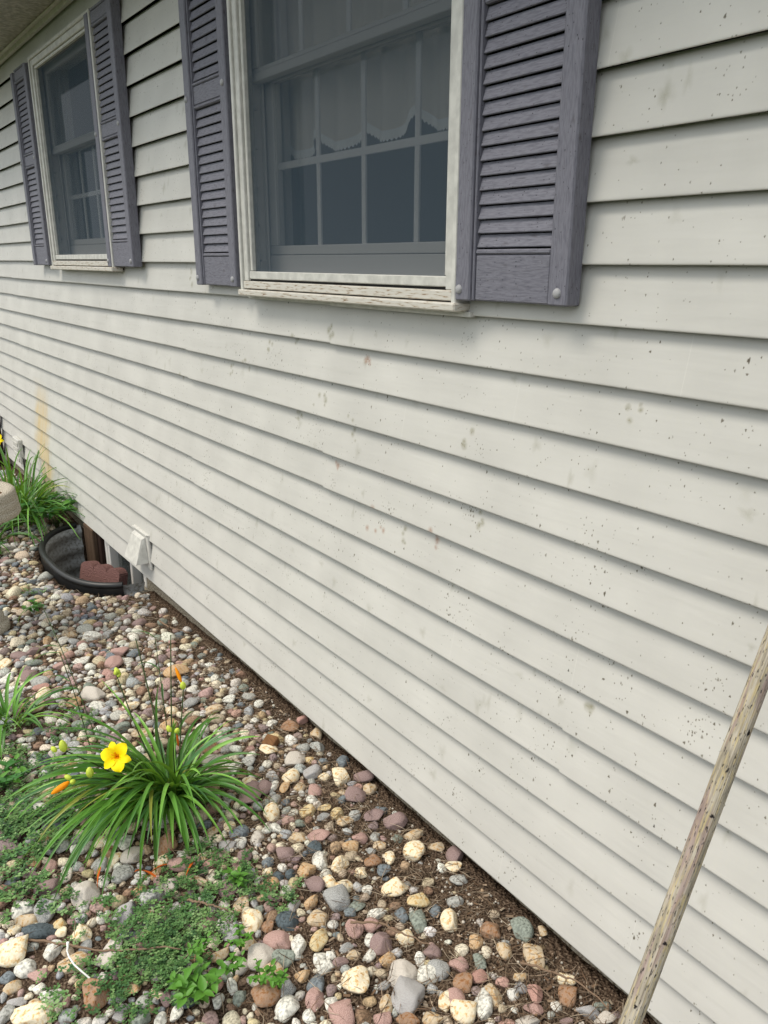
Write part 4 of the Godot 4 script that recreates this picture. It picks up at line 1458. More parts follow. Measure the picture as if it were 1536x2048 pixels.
func build_stones() -> void:
	var rounded := []
	var broken := []
	for i in 14:
		rounded.append(stone_mesh(3, false, i + 1))
	for i in 16:
		broken.append(stone_mesh(3, true, i + 40))
	var laid := []
	# the stones read off the photograph
	for s in STONES:
		laid.append([s[0], s[1], s[2], s[3], s[4], s[5], s[6] == 1, 0.9388 + rand(-0.35, 0.35)])
		spot_take(s[0], s[1], minf(sqrt(s[2] * s[4]), 0.06))
	# the rest, packed from large to small
	var names := ["cream", "cream", "cream", "cream", "white", "white", "white", "white", "tan", "tan", "yellow", "pink", "pink", "mauve", "mauve", "slate", "grey", "grey", "pale", "pale", "granite", "brown", "orange", "green", "salmon", "bluegrey", "bluegrey"]
	var extra := []
	for pass_ in [[120, 0.030, 0.042, 0.92], [1000, 0.020, 0.030, 0.90], [8000, 0.013, 0.021, 0.86], [22000, 0.009, 0.015, 0.84], [24000, 0.005, 0.009, 0.82]]:
		for i in pass_[0]:
			var x := rand(-6.3, 0.3)
			var z := rand(0.012, 1.75)
			if x > -1.0 and z > 1.0 + x * -0.3:
				continue
			if rng.randf() > stone_density(x, z):
				continue
			var r := rand(pass_[1], pass_[2])
			if spot_free(x, z, r, pass_[3]):
				spot_take(x, z, r)
				var a := r * rand(0.95, 1.25)
				extra.append([x, z, a * 1.08, r * rand(0.36, 0.72), r * rand(0.66, 1.05), names[rng.randi_range(0, names.size() - 1)], rng.randf() < 0.85, rng.randf() * TAU])
	# those that show largest become stones of their own, the others gravel
	var eye := Vector3(0.0, 1.48, 1.137)
	var cam_x := Vector3(0.58996, 0.00246, -0.80743)
	var cam_y := Vector3(-0.24660, 0.95277, -0.17728)
	var ahead := Vector3(-0.76885, -0.30370, -0.56270)
	var ranked := []
	for i in extra.size():
		var e: Array = extra[i]
		var d := Vector3(e[0], 0.0, e[1]) - eye
		var dep := d.dot(ahead)
		var u := d.dot(cam_x) / dep
		var v := d.dot(cam_y) / dep
		var seen := dep > 0.2 and absf(u) < 0.47 and absf(v) < 0.64
		var hidden := Vector2(e[0] + 1.925, e[1] - 0.497).length() < 0.17
		ranked.append([(e[2] / dep if seen and not hidden else 0.0), i])
	ranked.sort_custom(func(a, b): return a[0] > b[0])
	var single := {}
	for k in mini(300 - laid.size(), ranked.size()):
		single[ranked[k][1]] = true
	for i in extra.size():
		if single.has(i):
			laid.append(extra[i])
	var count := 0
	for s in laid:
		var y := lie(s[0], s[1])
		# the nearest other stone helps to tell this one apart
		var best := 9.0
		var second := 9.0
		var beside := ""
		var also := ""
		for o in laid:
			if o == s:
				continue
			var d := Vector2(o[0] - s[0], o[1] - s[1]).length()
			if d < best:
				second = best
				also = beside
				best = d
				beside = o[5]
			elif d < second:
				second = d
				also = o[5]
		var big: float = s[2]
		var size_word := "large " if big > 0.037 else ("small " if big < 0.022 else "")
		var label: String = size_word + COLOR_WORDS[s[5]] + (" broken" if s[6] else " rounded") + " stone " + zone_of(s[0], s[1])
		var tail: String = ", next to " + COLOR_WORDS[beside] + " and " + COLOR_WORDS[also] + " ones"
		if beside == also:
			tail = ", next to two " + COLOR_WORDS[beside] + " ones"
		if (label + tail).split(" ").size() > 16:
			tail = ", next to a " + COLOR_WORDS[beside] + " one"
		if (label + tail).split(" ").size() <= 16:
			label += tail
		var mesh: Mesh = broken[rng.randi_range(0, broken.size() - 1)] if s[6] else rounded[rng.randi_range(0, rounded.size() - 1)]
		var b := Basis(Vector3.UP, s[7]) * Basis(Vector3.RIGHT, rand(-0.16, 0.16)) * Basis(Vector3.BACK, rand(-0.16, 0.16))
		b = b * Basis.from_scale(Vector3(s[2], s[3], s[4]))
		var o := part(self, "stone", mesh, mats["stone_" + s[5]], Transform3D(b, Vector3(s[0], y + s[3] * 0.42, s[1])))
		o.set_meta("label", label)
		o.set_meta("category", "stone")
		o.set_meta("group", "river stones of the bed")
		count += 1
	# gravel: everything smaller, one mass
	var tones := {}
	for n in COLOR_WORDS:
		var c: Color = mats["stone_" + n].albedo_color.srgb_to_linear()
		tones[n] = c
	var shapes := []
	for i in 10:
		var sq := Vector3(1.0, rand(0.48, 0.75), rand(0.72, 1.0))
		shapes.append(stone_mesh(1, i % 2 == 0, 100 + i, sq).surface_get_arrays(0))
	var shapes_fine := []
	for i in 6:
		var sq := Vector3(1.0, rand(0.48, 0.75), rand(0.72, 1.0))
		shapes_fine.append(stone_mesh(2, i % 2 == 0, 120 + i, sq).surface_get_arrays(0))
	var vs := PackedVector3Array()
	var nrm := PackedVector3Array()
	var cs := PackedColorArray()
	var idx := PackedInt32Array()
	var rest := []
	for i in extra.size():
		if not single.has(i):
			rest.append(extra[i])
	# a bed of small pebbles in the bottom of the well
	for i in 260:
		var x := rand(WELL.x - 0.5, WELL.x + 0.5)
		var z := rand(0.0, 0.32)
		if well_at(x, z) < 0.9:
			rest.append([x, z, rand(0.012, 0.03), 0.01, 0.01, names[rng.randi_range(0, names.size() - 1)], true, rng.randf() * TAU])
	for e in rest:
		var a: Array = shapes_fine[rng.randi_range(0, 5)] if e[2] > 0.016 else shapes[rng.randi_range(0, 9)]
		var rot := Basis(Vector3.UP, e[7]) * Basis(Vector3.RIGHT, rand(-0.35, 0.35)) * Basis(Vector3.BACK, rand(-0.35, 0.35))
		var in_well := well_at(e[0], e[1]) < 1.0
		var y: float = -0.41 if in_well else lie(e[0], e[1]) + e[3] * rand(0.2, 0.6)
		var off := vs.size()
		var verts: PackedVector3Array = a[Mesh.ARRAY_VERTEX]
		vs.append_array(Transform3D(rot * e[2], Vector3(e[0], y, e[1])) * verts)
		nrm.append_array(Transform3D(rot, Vector3.ZERO) * (a[Mesh.ARRAY_NORMAL] as PackedVector3Array))
		var c: Color = tones[e[5]]
		var v := rand(0.90, 1.16)
		c = Color(c.r * v, c.g * v * rand(0.97, 1.03), c.b * v * rand(0.95, 1.05))
		var cc := PackedColorArray()
		cc.resize(verts.size())
		cc.fill(c)
		cs.append_array(cc)
		for i in (a[Mesh.ARRAY_INDEX] as PackedInt32Array):
			idx.append(off + i)
	var gravel := part(self, "gravel", bulk(vs, nrm, cs, idx), mats["gravel"])
	gravel.set_meta("kind", "stuff")
	gravel.set_meta("label", "small mixed pebbles filling the bed between the larger stones")
	print("stones ", count, " gravel ", rest.size(), " triangles ", idx.size() / 3)


func bulk(vs: PackedVector3Array, nrm: PackedVector3Array, cs: PackedColorArray, idx: PackedInt32Array) -> ArrayMesh:
	var arr := []
	arr.resize(Mesh.ARRAY_MAX)
	arr[Mesh.ARRAY_VERTEX] = vs
	arr[Mesh.ARRAY_NORMAL] = nrm
	if cs.size() > 0:
		arr[Mesh.ARRAY_COLOR] = cs
	arr[Mesh.ARRAY_INDEX] = idx
	var m := ArrayMesh.new()
	m.add_surface_from_arrays(Mesh.PRIMITIVE_TRIANGLES, arr)
	return m


# collects many small copies of a few templates into one mesh
class Heap:
	var vs := PackedVector3Array()
	var nrm := PackedVector3Array()
	var cs := PackedColorArray()
	var idx := PackedInt32Array()

	func put(a: Array, xf: Transform3D, c: Color) -> void:
		var off := vs.size()
		var v: PackedVector3Array = a[Mesh.ARRAY_VERTEX]
		vs.append_array(xf * v)
		var turn := xf.basis.orthonormalized()
		nrm.append_array(Transform3D(turn, Vector3.ZERO) * (a[Mesh.ARRAY_NORMAL] as PackedVector3Array))
		var cc := PackedColorArray()
		cc.resize(v.size())
		cc.fill(c)
		cs.append_array(cc)
		for i in (a[Mesh.ARRAY_INDEX] as PackedInt32Array):
			idx.append(off + i)


func indexed(st: SurfaceTool) -> Array:
	st.generate_normals()
	st.index()
	return st.commit().surface_get_arrays(0)


func build_litter() -> void:
	# needles, straw, bark shreds
	var needles := []
	for i in 8:
		var st := begin(false)
		var bend := rand(-0.35, 0.35)
		var pts := []
		var rad := []
		for k in 5:
			var t := k / 4.0 - 0.5
			pts.append(Vector3(t, 0.04 * cos(t * 3.0) + rand(-0.01, 0.01), bend * (t * t - 0.1)))
			rad.append(lerpf(0.022, 0.008, absf(t) * 2.0))
		tube(st, pts, rad, 3, false)
		needles.append(indexed(st))
	var chips := []
	for i in 6:
		var st := begin()
		block(st, Vector3(-0.5, -0.07, -0.17), Vector3(0.5, 0.07, 0.17), 0.04, Transform3D(Basis(Vector3.UP, rand(-0.1, 0.1)), Vector3.ZERO))
		chips.append(indexed(st))
	var heap := Heap.new()
	var tones := [Color(0.14, 0.10, 0.07), Color(0.20, 0.145, 0.10), Color(0.28, 0.21, 0.15), Color(0.10, 0.07, 0.05), Color(0.38, 0.31, 0.23), Color(0.17, 0.11, 0.07)]
	var n := 0
	while n < 11000:
		var x := rand(-5.6, -0.2)
		var z := absf(rng.randfn()) * 0.28 + 0.005 if rng.randf() < 0.55 else rand(0.0, 1.5)
		if well_at(x, z, 0.04) < 1.0 or z > 1.5:
			n += 1
			continue
		var len := rand(0.018, 0.06)
		var y := lie(x, z) + rand(0.002, 0.012)
		var b := Basis(Vector3.UP, rng.randf() * TAU) * Basis(Vector3.BACK, rand(-0.18, 0.18)) * Basis(Vector3.RIGHT, rng.randf() * TAU)
		heap.put(needles[rng.randi_range(0, 7)], Transform3D(b * len, Vector3(x, y, z)), tones[rng.randi_range(0, 5)] * rand(0.8, 1.25))
		n += 1
	for i in 2600:
		var x := rand(-4.6, -0.2)
		var z := absf(rng.randfn()) * 0.30 + 0.004
		if well_at(x, z, 0.04) < 1.0 or z > 1.4:
			continue
		var b := Basis(Vector3.UP, rng.randf() * TAU) * Basis(Vector3.BACK, rand(-0.3, 0.3)) * Basis(Vector3.RIGHT, rand(-0.5, 0.5))
		heap.put(chips[rng.randi_range(0, 5)], Transform3D(b * rand(0.005, 0.018), Vector3(x, lie(x, z) + rand(0.001, 0.008), z)), tones[rng.randi_range(0, 5)] * rand(0.7, 1.5))
	# needles and shreds caught on top of the stones, thickest towards the wall and the well
	for i in 6500:
		var x := rand(-4.4, -0.3)
		var z := absf(rng.randfn()) * 0.38 + 0.02
		if well_at(x, z, 0.05) < 1.0 or z > 1.1:
			continue
		var len := rand(0.014, 0.05)
		var b := Basis(Vector3.UP, rng.randf() * TAU) * Basis(Vector3.BACK, rand(-0.3, 0.3)) * Basis(Vector3.RIGHT, rng.randf() * TAU)
		heap.put(needles[rng.randi_range(0, 7)], Transform3D(b * len, Vector3(x, lie(x, z) + rand(0.010, 0.024), z)), tones[rng.randi_range(0, 5)] * rand(0.8, 1.4))
	# crumbs of soil and grit
	var grit := stone_mesh(0, true, 300).surface_get_arrays(0)
	for i in 7000:
		var x := rand(-2.6, -0.3)
		var z := absf(rng.randfn()) * 0.25 + 0.004
		if z > 1.2:
			continue
		var g := rand(0.6, 1.4)
		heap.put(grit, Transform3D(Basis(Vector3(0.3, 0.8, 0.2).normalized(), rng.randf() * TAU) * rand(0.0012, 0.0045), Vector3(x, lie(x, z) + 0.001, z)), (Color(0.15, 0.11, 0.08) if rng.randf() < 0.8 else Color(0.5, 0.46, 0.4)) * g)
	var o := part(self, "mulch", bulk(heap.vs, heap.nrm, heap.cs, heap.idx), mats["litter"])
	o.set_meta("kind", "stuff")
	o.set_meta("label", "brown needles, straw and bark shreds strewn over the soil")
	print("litter triangles ", heap.idx.size() / 3)

	# twigs one can tell apart
	var twigs := [
		["thin pale twig lying near the tool handle's foot", [Vector3(-0.90, 0.030, 0.110), Vector3(-0.84, 0.034, 0.075), Vector3(-0.78, 0.032, 0.045), Vector3(-0.72, 0.020, 0.035)], 0.0028],
		["brown forked twig between the stones at the bottom", [Vector3(-1.20, 0.036, 0.35), Vector3(-1.16, 0.040, 0.30), Vector3(-1.12, 0.036, 0.28), Vector3(-1.05, 0.030, 0.24)], 0.0030],
		["long brown twig lying among the creeping weeds", [Vector3(-1.62, 0.022, 0.98), Vector3(-1.54, 0.026, 0.90), Vector3(-1.46, 0.024, 0.82), Vector3(-1.40, 0.030, 0.73), Vector3(-1.37, 0.028, 0.69)], 0.0030],
		["short grey twig beside the brown block-shaped stone", [Vector3(-1.50, 0.02, 0.62), Vector3(-1.46, 0.032, 0.60), Vector3(-1.41, 0.028, 0.56)], 0.0035],
		["pale straw stalk in the gravel by the siding", [Vector3(-3.05, 0.012, 0.10), Vector3(-2.95, 0.016, 0.09), Vector3(-2.86, 0.012, 0.04)], 0.0035]]
	for t in twigs:
		var w := thing("twig", t[0], "twig", t[1][0], "twigs on the bed")
		var st := begin(false)
		var pts := []
		var rad := []
		for q in t[1]:
			pts.append(q - t[1][0])
			rad.append(t[2] * rand(0.75, 1.1))
		var curve := Curve3D.new()
		for i in pts.size():
			var tan: Vector3 = (pts[mini(i + 1, pts.size() - 1)] - pts[maxi(i - 1, 0)]) * 0.22
			curve.add_point(pts[i], -tan, tan)
		var line := []
		var thick := []
		for i in 21:
			line.append(curve.sample_baked(curve.get_baked_length() * i / 20.0, true) + Vector3(rng.randfn(), rng.randfn(), rng.randfn()) * 0.0012)
			thick.append(t[2] * lerpf(1.0, 0.55, i / 20.0) * rand(0.85, 1.15))
		tube(st, line, thick, 7)
		var m: Vector3 = pts[1]
		tube(st, [m, m + Vector3(0.015, 0.010, 0.02)], [t[2] * 0.6, t[2] * 0.3], 5)
		part(w, "stem", finish(st), mats["twig"])
	# white bent stalk standing at the bottom left
	var ws := thing("bleached_stalk", "bleached white bent stalk standing among the creeping weeds", "stalk", Vector3(-1.392, 0.0, 0.868))
	var st := begin(false)
	tube(st, [Vector3(0.0, 0.0, 0.0), Vector3(-0.006, 0.018, 0.003), Vector3(-0.014, 0.034, 0.010), Vector3(-0.026, 0.048, 0.021), Vector3(-0.042, 0.059, 0.031), Vector3(-0.060, 0.069, 0.036), Vector3(-0.069, 0.076, 0.036), Vector3(-0.072, 0.084, 0.033), Vector3(-0.075, 0.092, 0.031)], [0.0020, 0.0019, 0.0019, 0.0018, 0.0018, 0.0017, 0.0017, 0.0026, 0.0034], 7)
	part(ws, "stem", finish(st), mats["lace"])
	# wood chip block
	var wc := thing("wood_chip", "square brown wood chip with visible grain beside the daylily", "wood chip", Vector3(-1.965, 0.016, 0.145), "", 0.5)
	part(wc, "chip", box_mesh(Vector3(-0.022, -0.012, -0.020), Vector3(0.022, 0.014, 0.020), 0.003, Transform3D(Basis(Vector3.RIGHT, 0.35), Vector3.ZERO)), mats["wood_chip"])


# ------------------------------------------------------------------ plants

var clear_of := []


# an arching strap leaf with a folded midrib
func blade_mesh(azimuth: float, length: float, rise: float, droop: float, width: float, twist := 0.0, floor_y := -0.2) -> ArrayMesh:
	var st := begin(false)
	var n := 13
	var pos := Vector3.ZERO
	var rows := []
	var az := azimuth
	for i in n + 1:
		var t := float(i) / n
		var el := rise - droop * pow(t, 1.35)
		var d := Vector3(cos(az) * cos(el), sin(el), sin(az) * cos(el))
		if i > 0:
			pos += d * length / n
			if pos.y < floor_y + 0.012:
				pos.y = floor_y + 0.012
		var side := d.cross(Vector3.UP).normalized().rotated(d, twist * t)
		var up := side.cross(d)
		var w := width * 0.5 * (0.55 + 0.45 * smooth(0.0, 0.25, t)) * pow(maxf(0.0, 1.0 - pow(t, 3.2)), 0.8)
		w = maxf(w, 0.0004)
		rows.append([pos - side * w + up * w * 0.55, pos, pos + side * w + up * w * 0.55])
		az += twist * 0.02
	for i in n:
		for k in 2:
			poly(st, [rows[i][k], rows[i][k + 1], rows[i + 1][k + 1], rows[i + 1][k]], Vector3.UP if rise < 2.0 else Vector3.BACK)
	return finish(st)


func blade_mat() -> Material:
	var r := rng.randf()
	if r < 0.38:
		return mats["blade_dark"]
	if r < 0.72:
		return mats["blade_mid"]
	if r < 0.86:
		return mats["blade_light"]
	if r < 0.975:
		return mats["blade_blue"]
	return mats["blade_yellow"]


func clump(o: Node3D, count: int, spread: float, lmin: float, lmax: float, bias: Callable, width := 0.013) -> void:
	for i in count:
		var az: float = bias.call()
		var q := sqrt(rng.randf())
		var inner := 1.0 - q
		var rise := lerpf(0.75, 1.45, inner) + rand(-0.12, 0.12)
		var droop := lerpf(1.6, 0.8, inner) + rand(-0.25, 0.45)
		var len := rand(lmin, lmax) * (0.74 + 0.26 * smooth(-0.2, 0.5, sin(az)))
		var mesh := blade_mesh(az, len, rise, droop, width * rand(0.7, 1.15), rand(-0.9, 0.9), 0.0)
		var off := Vector3(cos(az), 0, sin(az)) * spread * q * 0.8 + Vector3(rng.randfn(), 0, rng.randfn()) * spread * 0.25
		# blooms and buds have pushed the leaves aside
		var crowded := false
		for v in (mesh.surface_get_arrays(0)[Mesh.ARRAY_VERTEX] as PackedVector3Array):
			for c in clear_of:
				if (v + off).distance_to(c) < 0.05:
					crowded = true
		if crowded:
			continue
		part(o, "leaf", mesh, blade_mat(), Transform3D(Basis(), off))


func petal_mesh(length: float, width: float, curl: float) -> ArrayMesh:
	var st := begin(false)
	var n := 7
	var m := 4
	var g := []
	for i in n + 1:
		var t := float(i) / n
		var row := []
		var w := width * 0.5 * pow(sin(PI * clampf(t * 0.86 + 0.08, 0, 1)), 0.75)
		if t > 0.97:
			w *= 0.35
		var y := 0.42 * length * (1.0 - pow(1.0 - t, 1.8)) - curl * length * pow(t, 3.0)
		var r := length * (0.12 + 0.88 * pow(t, 1.15)) * 0.82
		for k in m + 1:
			var s := float(k) / m * 2.0 - 1.0
			var ruffle := 0.04 * length * sin(t * 9.0 + s * 2.0) * absf(s) * t
			row.append(Vector3(r, y + 0.10 * length * s * s * (1.0 - t) + ruffle, s * w))
		g.append(row)
	for i in n:
		for k in m:
			poly(st, [g[i][k], g[i][k + 1], g[i + 1][k + 1], g[i + 1][k]], Vector3.UP)
	return finish(st)


# an open yellow lily bloom facing «face»
func bloom(o: Node3D, where: Vector3, face: Vector3, size: float) -> void:
	var up := face.normalized()
	var side := up.cross(Vector3.RIGHT).normalized()
	var f := holder(o, "flower", "open yellow trumpet flower", Transform3D(Basis(side, up, side.cross(up)), where))
	for k in 6:
		var wide := k % 2 == 0
		var mesh := petal_mesh(size, size * (0.72 if wide else 0.48), 0.16 if wide else 0.22)
		var p := part(f, "petal", mesh, mats["petal"], Transform3D(Basis(Vector3.UP, TAU * k / 6.0 + rand(-0.08, 0.08)), Vector3(0, 0.0 if wide else -0.0015, 0)))
		p.rotate_object_local(Vector3.BACK, rand(-0.10, 0.10))
	var st := begin(false)
	lathe(st, [Vector2(0.0, -size * 0.35), Vector2(size * 0.07, -size * 0.3), Vector2(size * 0.10, -0.0), Vector2(size * 0.24, size * 0.13)], 14)
	part(f, "throat", finish(st), mats["petal_throat"])
	for k in 6:
		st = begin(false)
		var a := TAU * k / 6.0 + 0.3
		var tip := Vector3(cos(a) * size * 0.22, size * 0.42, sin(a) * size * 0.22)
		tube(st, [Vector3.ZERO, tip * 0.6 + Vector3.UP * 0.003, tip], [0.0007, 0.0006, 0.0013], 5)
		part(f, "stamen", finish(st), mats["petal_orange"])


func bud(o: Node3D, where: Vector3, dir: Vector3, length: float, fat: float, m: Material, called := "bud") -> void:
	var st := begin(false)
	lathe(st, [Vector2(0.0, 0.0), Vector2(fat * 0.5, length * 0.06), Vector2(fat * 0.9, length * 0.25), Vector2(fat, length * 0.5), Vector2(fat * 0.82, length * 0.75), Vector2(fat * 0.4, length * 0.94), Vector2(0.0, length)], 12)
	var up := dir.normalized()
	var side := up.cross(Vector3(0.3, 0.1, 0.9)).normalized()
	part(o, called, finish(st), m, Transform3D(Basis(side, up, side.cross(up)), where))


func scape(o: Node3D, pts: Array, thick := 0.0026) -> void:
	var curve := Curve3D.new()
	for i in pts.size():
		var t: Vector3 = (pts[mini(i + 1, pts.size() - 1)] - pts[maxi(i - 1, 0)]) * 0.2
		curve.add_point(pts[i], -t, t)
	var line := []
	var rad := []
	for i in 15:
		line.append(curve.sample_baked(curve.get_baked_length() * i / 14.0, true))
		rad.append(lerpf(thick, thick * 0.65, i / 14.0))
	var st := begin(false)
	tube(st, line, rad, 6)
	part(o, "stalk", finish(st), mats["scape"])


# a broad pointed leaf lying along +x
func broad_leaf(length: float, width: float, cup: float) -> ArrayMesh:
	var st := begin(false)
	var n := 8
	var rows := []
	for i in n + 1:
		var t := float(i) / n
		var w := width * 0.5 * pow(sin(PI * pow(t, 0.72)), 0.85)
		var x := length * t
		var y := -cup * length * t * t
		rows.append([Vector3(x, y + w * 0.30, -w), Vector3(x, y + w * 0.10, -w * 0.5), Vector3(x, y, 0), Vector3(x, y + w * 0.10, w * 0.5), Vector3(x, y + w * 0.30, w)])
	for i in n:
		for k in 4:
			poly(st, [rows[i][k], rows[i][k + 1], rows[i + 1][k + 1], rows[i + 1][k]], Vector3.UP)
	return finish(st)


func leafy_plant(called: String, label: String, category: String, where: Vector3, stems: int, height: float, spread: float, leaf: float, mat_name: String, group := "") -> void:
	var o := thing(called, label, category, where, group)
	var shapes := [broad_leaf(leaf, leaf * 0.62, 0.25), broad_leaf(leaf * 0.8, leaf * 0.55, 0.4), broad_leaf(leaf * 1.1, leaf * 0.6, 0.1)]
	for s in stems:
		var az := TAU * s / stems + rand(-0.4, 0.4)
		var reach := spread * rand(0.5, 1.0)
		var h := height * rand(0.65, 1.0)
		var tip := Vector3(cos(az) * reach, h, sin(az) * reach)
		var mid := Vector3(cos(az) * reach * 0.4, h * 0.65, sin(az) * reach * 0.4)
		var st := begin(false)
		tube(st, [Vector3.ZERO, mid * 0.5 + Vector3(0, h * 0.1, 0), mid, tip], [0.0018, 0.0017, 0.0014, 0.001], 5)
		part(o, "stem", finish(st), mats["scape"])
		var n := rng.randi_range(5, 8)
		for k in n:
			var t := lerpf(0.35, 1.0, float(k) / (n - 1))
			var p := mid.lerp(tip, (t - 0.35) / 0.65)
			var la := az + k * 2.4 + rand(-0.4, 0.4)
			var b := Basis(Vector3.UP, -la) * Basis(Vector3.BACK, rand(-0.1, 0.6)) * Basis(Vector3.RIGHT, rand(-0.35, 0.35))
			part(o, "leaf", shapes[rng.randi_range(0, 2)], mats[mat_name] if rng.randf() < 0.7 else mats["leaf_fresh"], Transform3D(b * rand(0.65, 1.1), p))


func build_plants() -> void:
	rng.seed = 815
	# the flowering daylily
	var base := Vector3(-1.925, 0.0, 0.497)
	var o := thing("daylily", "flowering daylily clump with one open yellow flower amid the stones", "daylily", base)
	clear_of = [Vector3(0.080, 0.245, 0.160), Vector3(0.11, 0.275, 0.185), Vector3(0.14, 0.31, 0.21), Vector3(0.063, 0.205, 0.295)]
	clump(o, 190, 0.055, 0.28, 0.48, func() -> float:
		var r := rng.randf()
		if r < 0.45:
			return rand(0.6, 2.2)      # out towards the lawn and the camera's left
		if r < 0.62:
			return rand(-0.9, 0.6)
		return rng.randf() * TAU)
	clump(o, 40, 0.05, 0.16, 0.30, func() -> float: return rng.randf() * TAU, 0.011)
	clear_of = []
	var stalks := [
		[[Vector3(-0.01, 0, 0.03), Vector3(0.03, 0.16, 0.09), Vector3(0.066, 0.222, 0.142)]],
		[[Vector3(-0.01, 0, 0.05), Vector3(0.0, 0.17, 0.18), Vector3(0.005, 0.262, 0.268)]],
		[[Vector3(0.0, 0, 0.05), Vector3(0.04, 0.15, 0.17), Vector3(0.063, 0.205, 0.265)]],
		[[Vector3(0.02, 0, -0.01), Vector3(0.03, 0.13, -0.01), Vector3(0.036, 0.222, -0.012)]],
		[[Vector3(-0.02, 0, -0.03), Vector3(-0.06, 0.16, -0.07), Vector3(-0.066, 0.285, -0.09)]],
		[[Vector3(-0.05, 0, 0.0), Vector3(-0.13, 0.18, 0.04), Vector3(-0.19, 0.33, 0.062)]],
		[[Vector3(-0.03, 0, -0.02), Vector3(-0.10, 0.2, -0.06), Vector3(-0.16, 0.42, -0.10)]],
		[[Vector3(-0.04, 0, -0.01), Vector3(-0.14, 0.2, -0.02), Vector3(-0.24, 0.40, -0.02)]]]
	for s in stalks:
		scape(o, s[0])
	bloom(o, Vector3(0.070, 0.233, 0.154), Vector3(0.62, 0.52, 0.42), 0.050)
	bud(o, Vector3(0.005, 0.258, 0.268), Vector3(0.0, 1.0, 0.1), 0.036, 0.0105, mats["bud"])
	bud(o, Vector3(-0.012, 0.254, 0.284), Vector3(-0.5, 0.6, 0.4), 0.02, 0.007, mats["bud"])
	bud(o, Vector3(0.063, 0.196, 0.226), Vector3(0.1, 1.0, 0.0), 0.032, 0.010, mats["bud"])
	bud(o, Vector3(0.070, 0.205, 0.268), Vector3(0.4, 0.3, 0.3), 0.018, 0.007, mats["bud"])
	bud(o, Vector3(0.062, 0.210, 0.272), Vector3(-0.5, 0.3, 0.5), 0.02, 0.007, mats["bud"])
	bud(o, Vector3(0.062, 0.204, 0.276), Vector3(0.0, -0.35, 1.0), 0.052, 0.0082, mats["petal_orange"], "closing_flower")
	bud(o, Vector3(0.032, 0.224, -0.008), Vector3(-0.5, 0.8, 0.2), 0.022, 0.0075, mats["bud"])
	bud(o, Vector3(0.042, 0.224, -0.018), Vector3(0.5, 0.8, -0.2), 0.022, 0.0070, mats["bud"])
	bud(o, Vector3(0.046, 0.222, -0.02), Vector3(0.1, -1.0, 0.0), 0.040, 0.0035, mats["withered"], "spent_flower")
	bud(o, Vector3(-0.066, 0.285, -0.09), Vector3(0.0, 1.0, 0.0), 0.026, 0.009, mats["bud"])
	bud(o, Vector3(-0.070, 0.305, -0.088), Vector3(-0.45, 0.75, 0.1), 0.05, 0.0055, mats["petal_orange"], "spent_flower")
	for k in 4:
		bud(o, Vector3(-0.19, 0.33, 0.062) + Vector3(rng.randfn(), rng.randfn(), rng.randfn()) * 0.006, Vector3(rand(-1, 1), 1, rand(-1, 1)), 0.018, 0.0062, mats["bud"])

	# the flowerless clump at the picture's edge
	o = thing("daylily", "small flowerless daylily clump with upright narrow leaves", "daylily", Vector3(-2.60, 0.0, 0.79))
	clump(o, 44, 0.045, 0.20, 0.36, func() -> float: return rng.randf() * TAU, 0.012)
	# the far clump behind the bird bath
	o = thing("daylily", "daylily clump with yellow blooms beyond the window well", "daylily", Vector3(-5.02, -0.03, 0.24))
	clump(o, 230, 0.17, 0.50, 0.86, func() -> float: return rng.randf() * TAU, 0.013)
	for s in [[Vector3(-0.68, 0.36, -0.06), 0.058], [Vector3(-0.45, 0.24, 0.04), 0.050], [Vector3(-0.58, 0.27, 0.06), 0.045]]:
		scape(o, [Vector3(-0.05, 0, 0), Vector3(s[0].x * 0.55, s[0].y * 0.75, s[0].z * 0.5), s[0]])
		bloom(o, s[0], Vector3(0.8, 0.45, 0.45), s[1])
	o = thing("daylily", "low daylily tuft with broad drooping leaves at the bird bath's back", "daylily", Vector3(-4.62, -0.03, 0.50))
	clump(o, 46, 0.07, 0.30, 0.48, func() -> float: return rng.randf() * TAU, 0.018)

	# tall grass weeds with thin stems between the clumps
	for g in [[Vector3(-2.20, 0.0, 0.60), Vector3(-2.50, 0.44, 0.66), "tall thin grass stalk with a drooping blade left of the daylily"], [Vector3(-2.26, 0.0, 0.62), Vector3(-2.33, 0.34, 0.66), "upright grass weed between the two near daylilies"], [Vector3(-2.12, 0.0, 0.42), Vector3(-2.22, 0.36, 0.40), "thin dark grass stalk behind the flowering daylily"]]:
		var w := thing("grass_weed", g[2], "grass weed", g[0], "grass weeds")
		scape(w, [Vector3.ZERO, (g[1] - g[0]) * 0.5 + Vector3(0, 0.03, 0), g[1] - g[0]], 0.0018)
		for k in 3:
			var at: Vector3 = (g[1] - g[0]) * (0.45 + 0.27 * k)
			part(w, "leaf", blade_mesh(rand(1.2, 3.6), rand(0.07, 0.13), rand(0.2, 0.9), rand(1.2, 2.0), 0.007, 0.6, -1.0), mats["blade_blue"], Transform3D(Basis(), at))

	# broad-leaved plants
	leafy_plant("broadleaf_weed", "dark green broad-leaved weed at the window well's far end", "weed", Vector3(-4.68, -0.03, 0.10), 14, 0.20, 0.20, 0.075, "leaf_broad")
	leafy_plant("broadleaf_weed", "low broad-leaved weed in front of the far daylily tuft", "weed", Vector3(-4.40, -0.03, 0.52), 6, 0.09, 0.12, 0.05, "leaf_broad")
	leafy_plant("broadleaf_weed", "bright green leafy weed at the bottom edge of the photo", "weed", Vector3(-1.235, 0.0, 0.70), 10, 0.085, 0.06, 0.030, "leaf_fresh")
	leafy_plant("broadleaf_weed", "small heart-leaved weed near a speckled granite stone", "weed", Vector3(-1.475, 0.0, 0.50), 3, 0.06, 0.028, 0.026, "leaf_fresh")
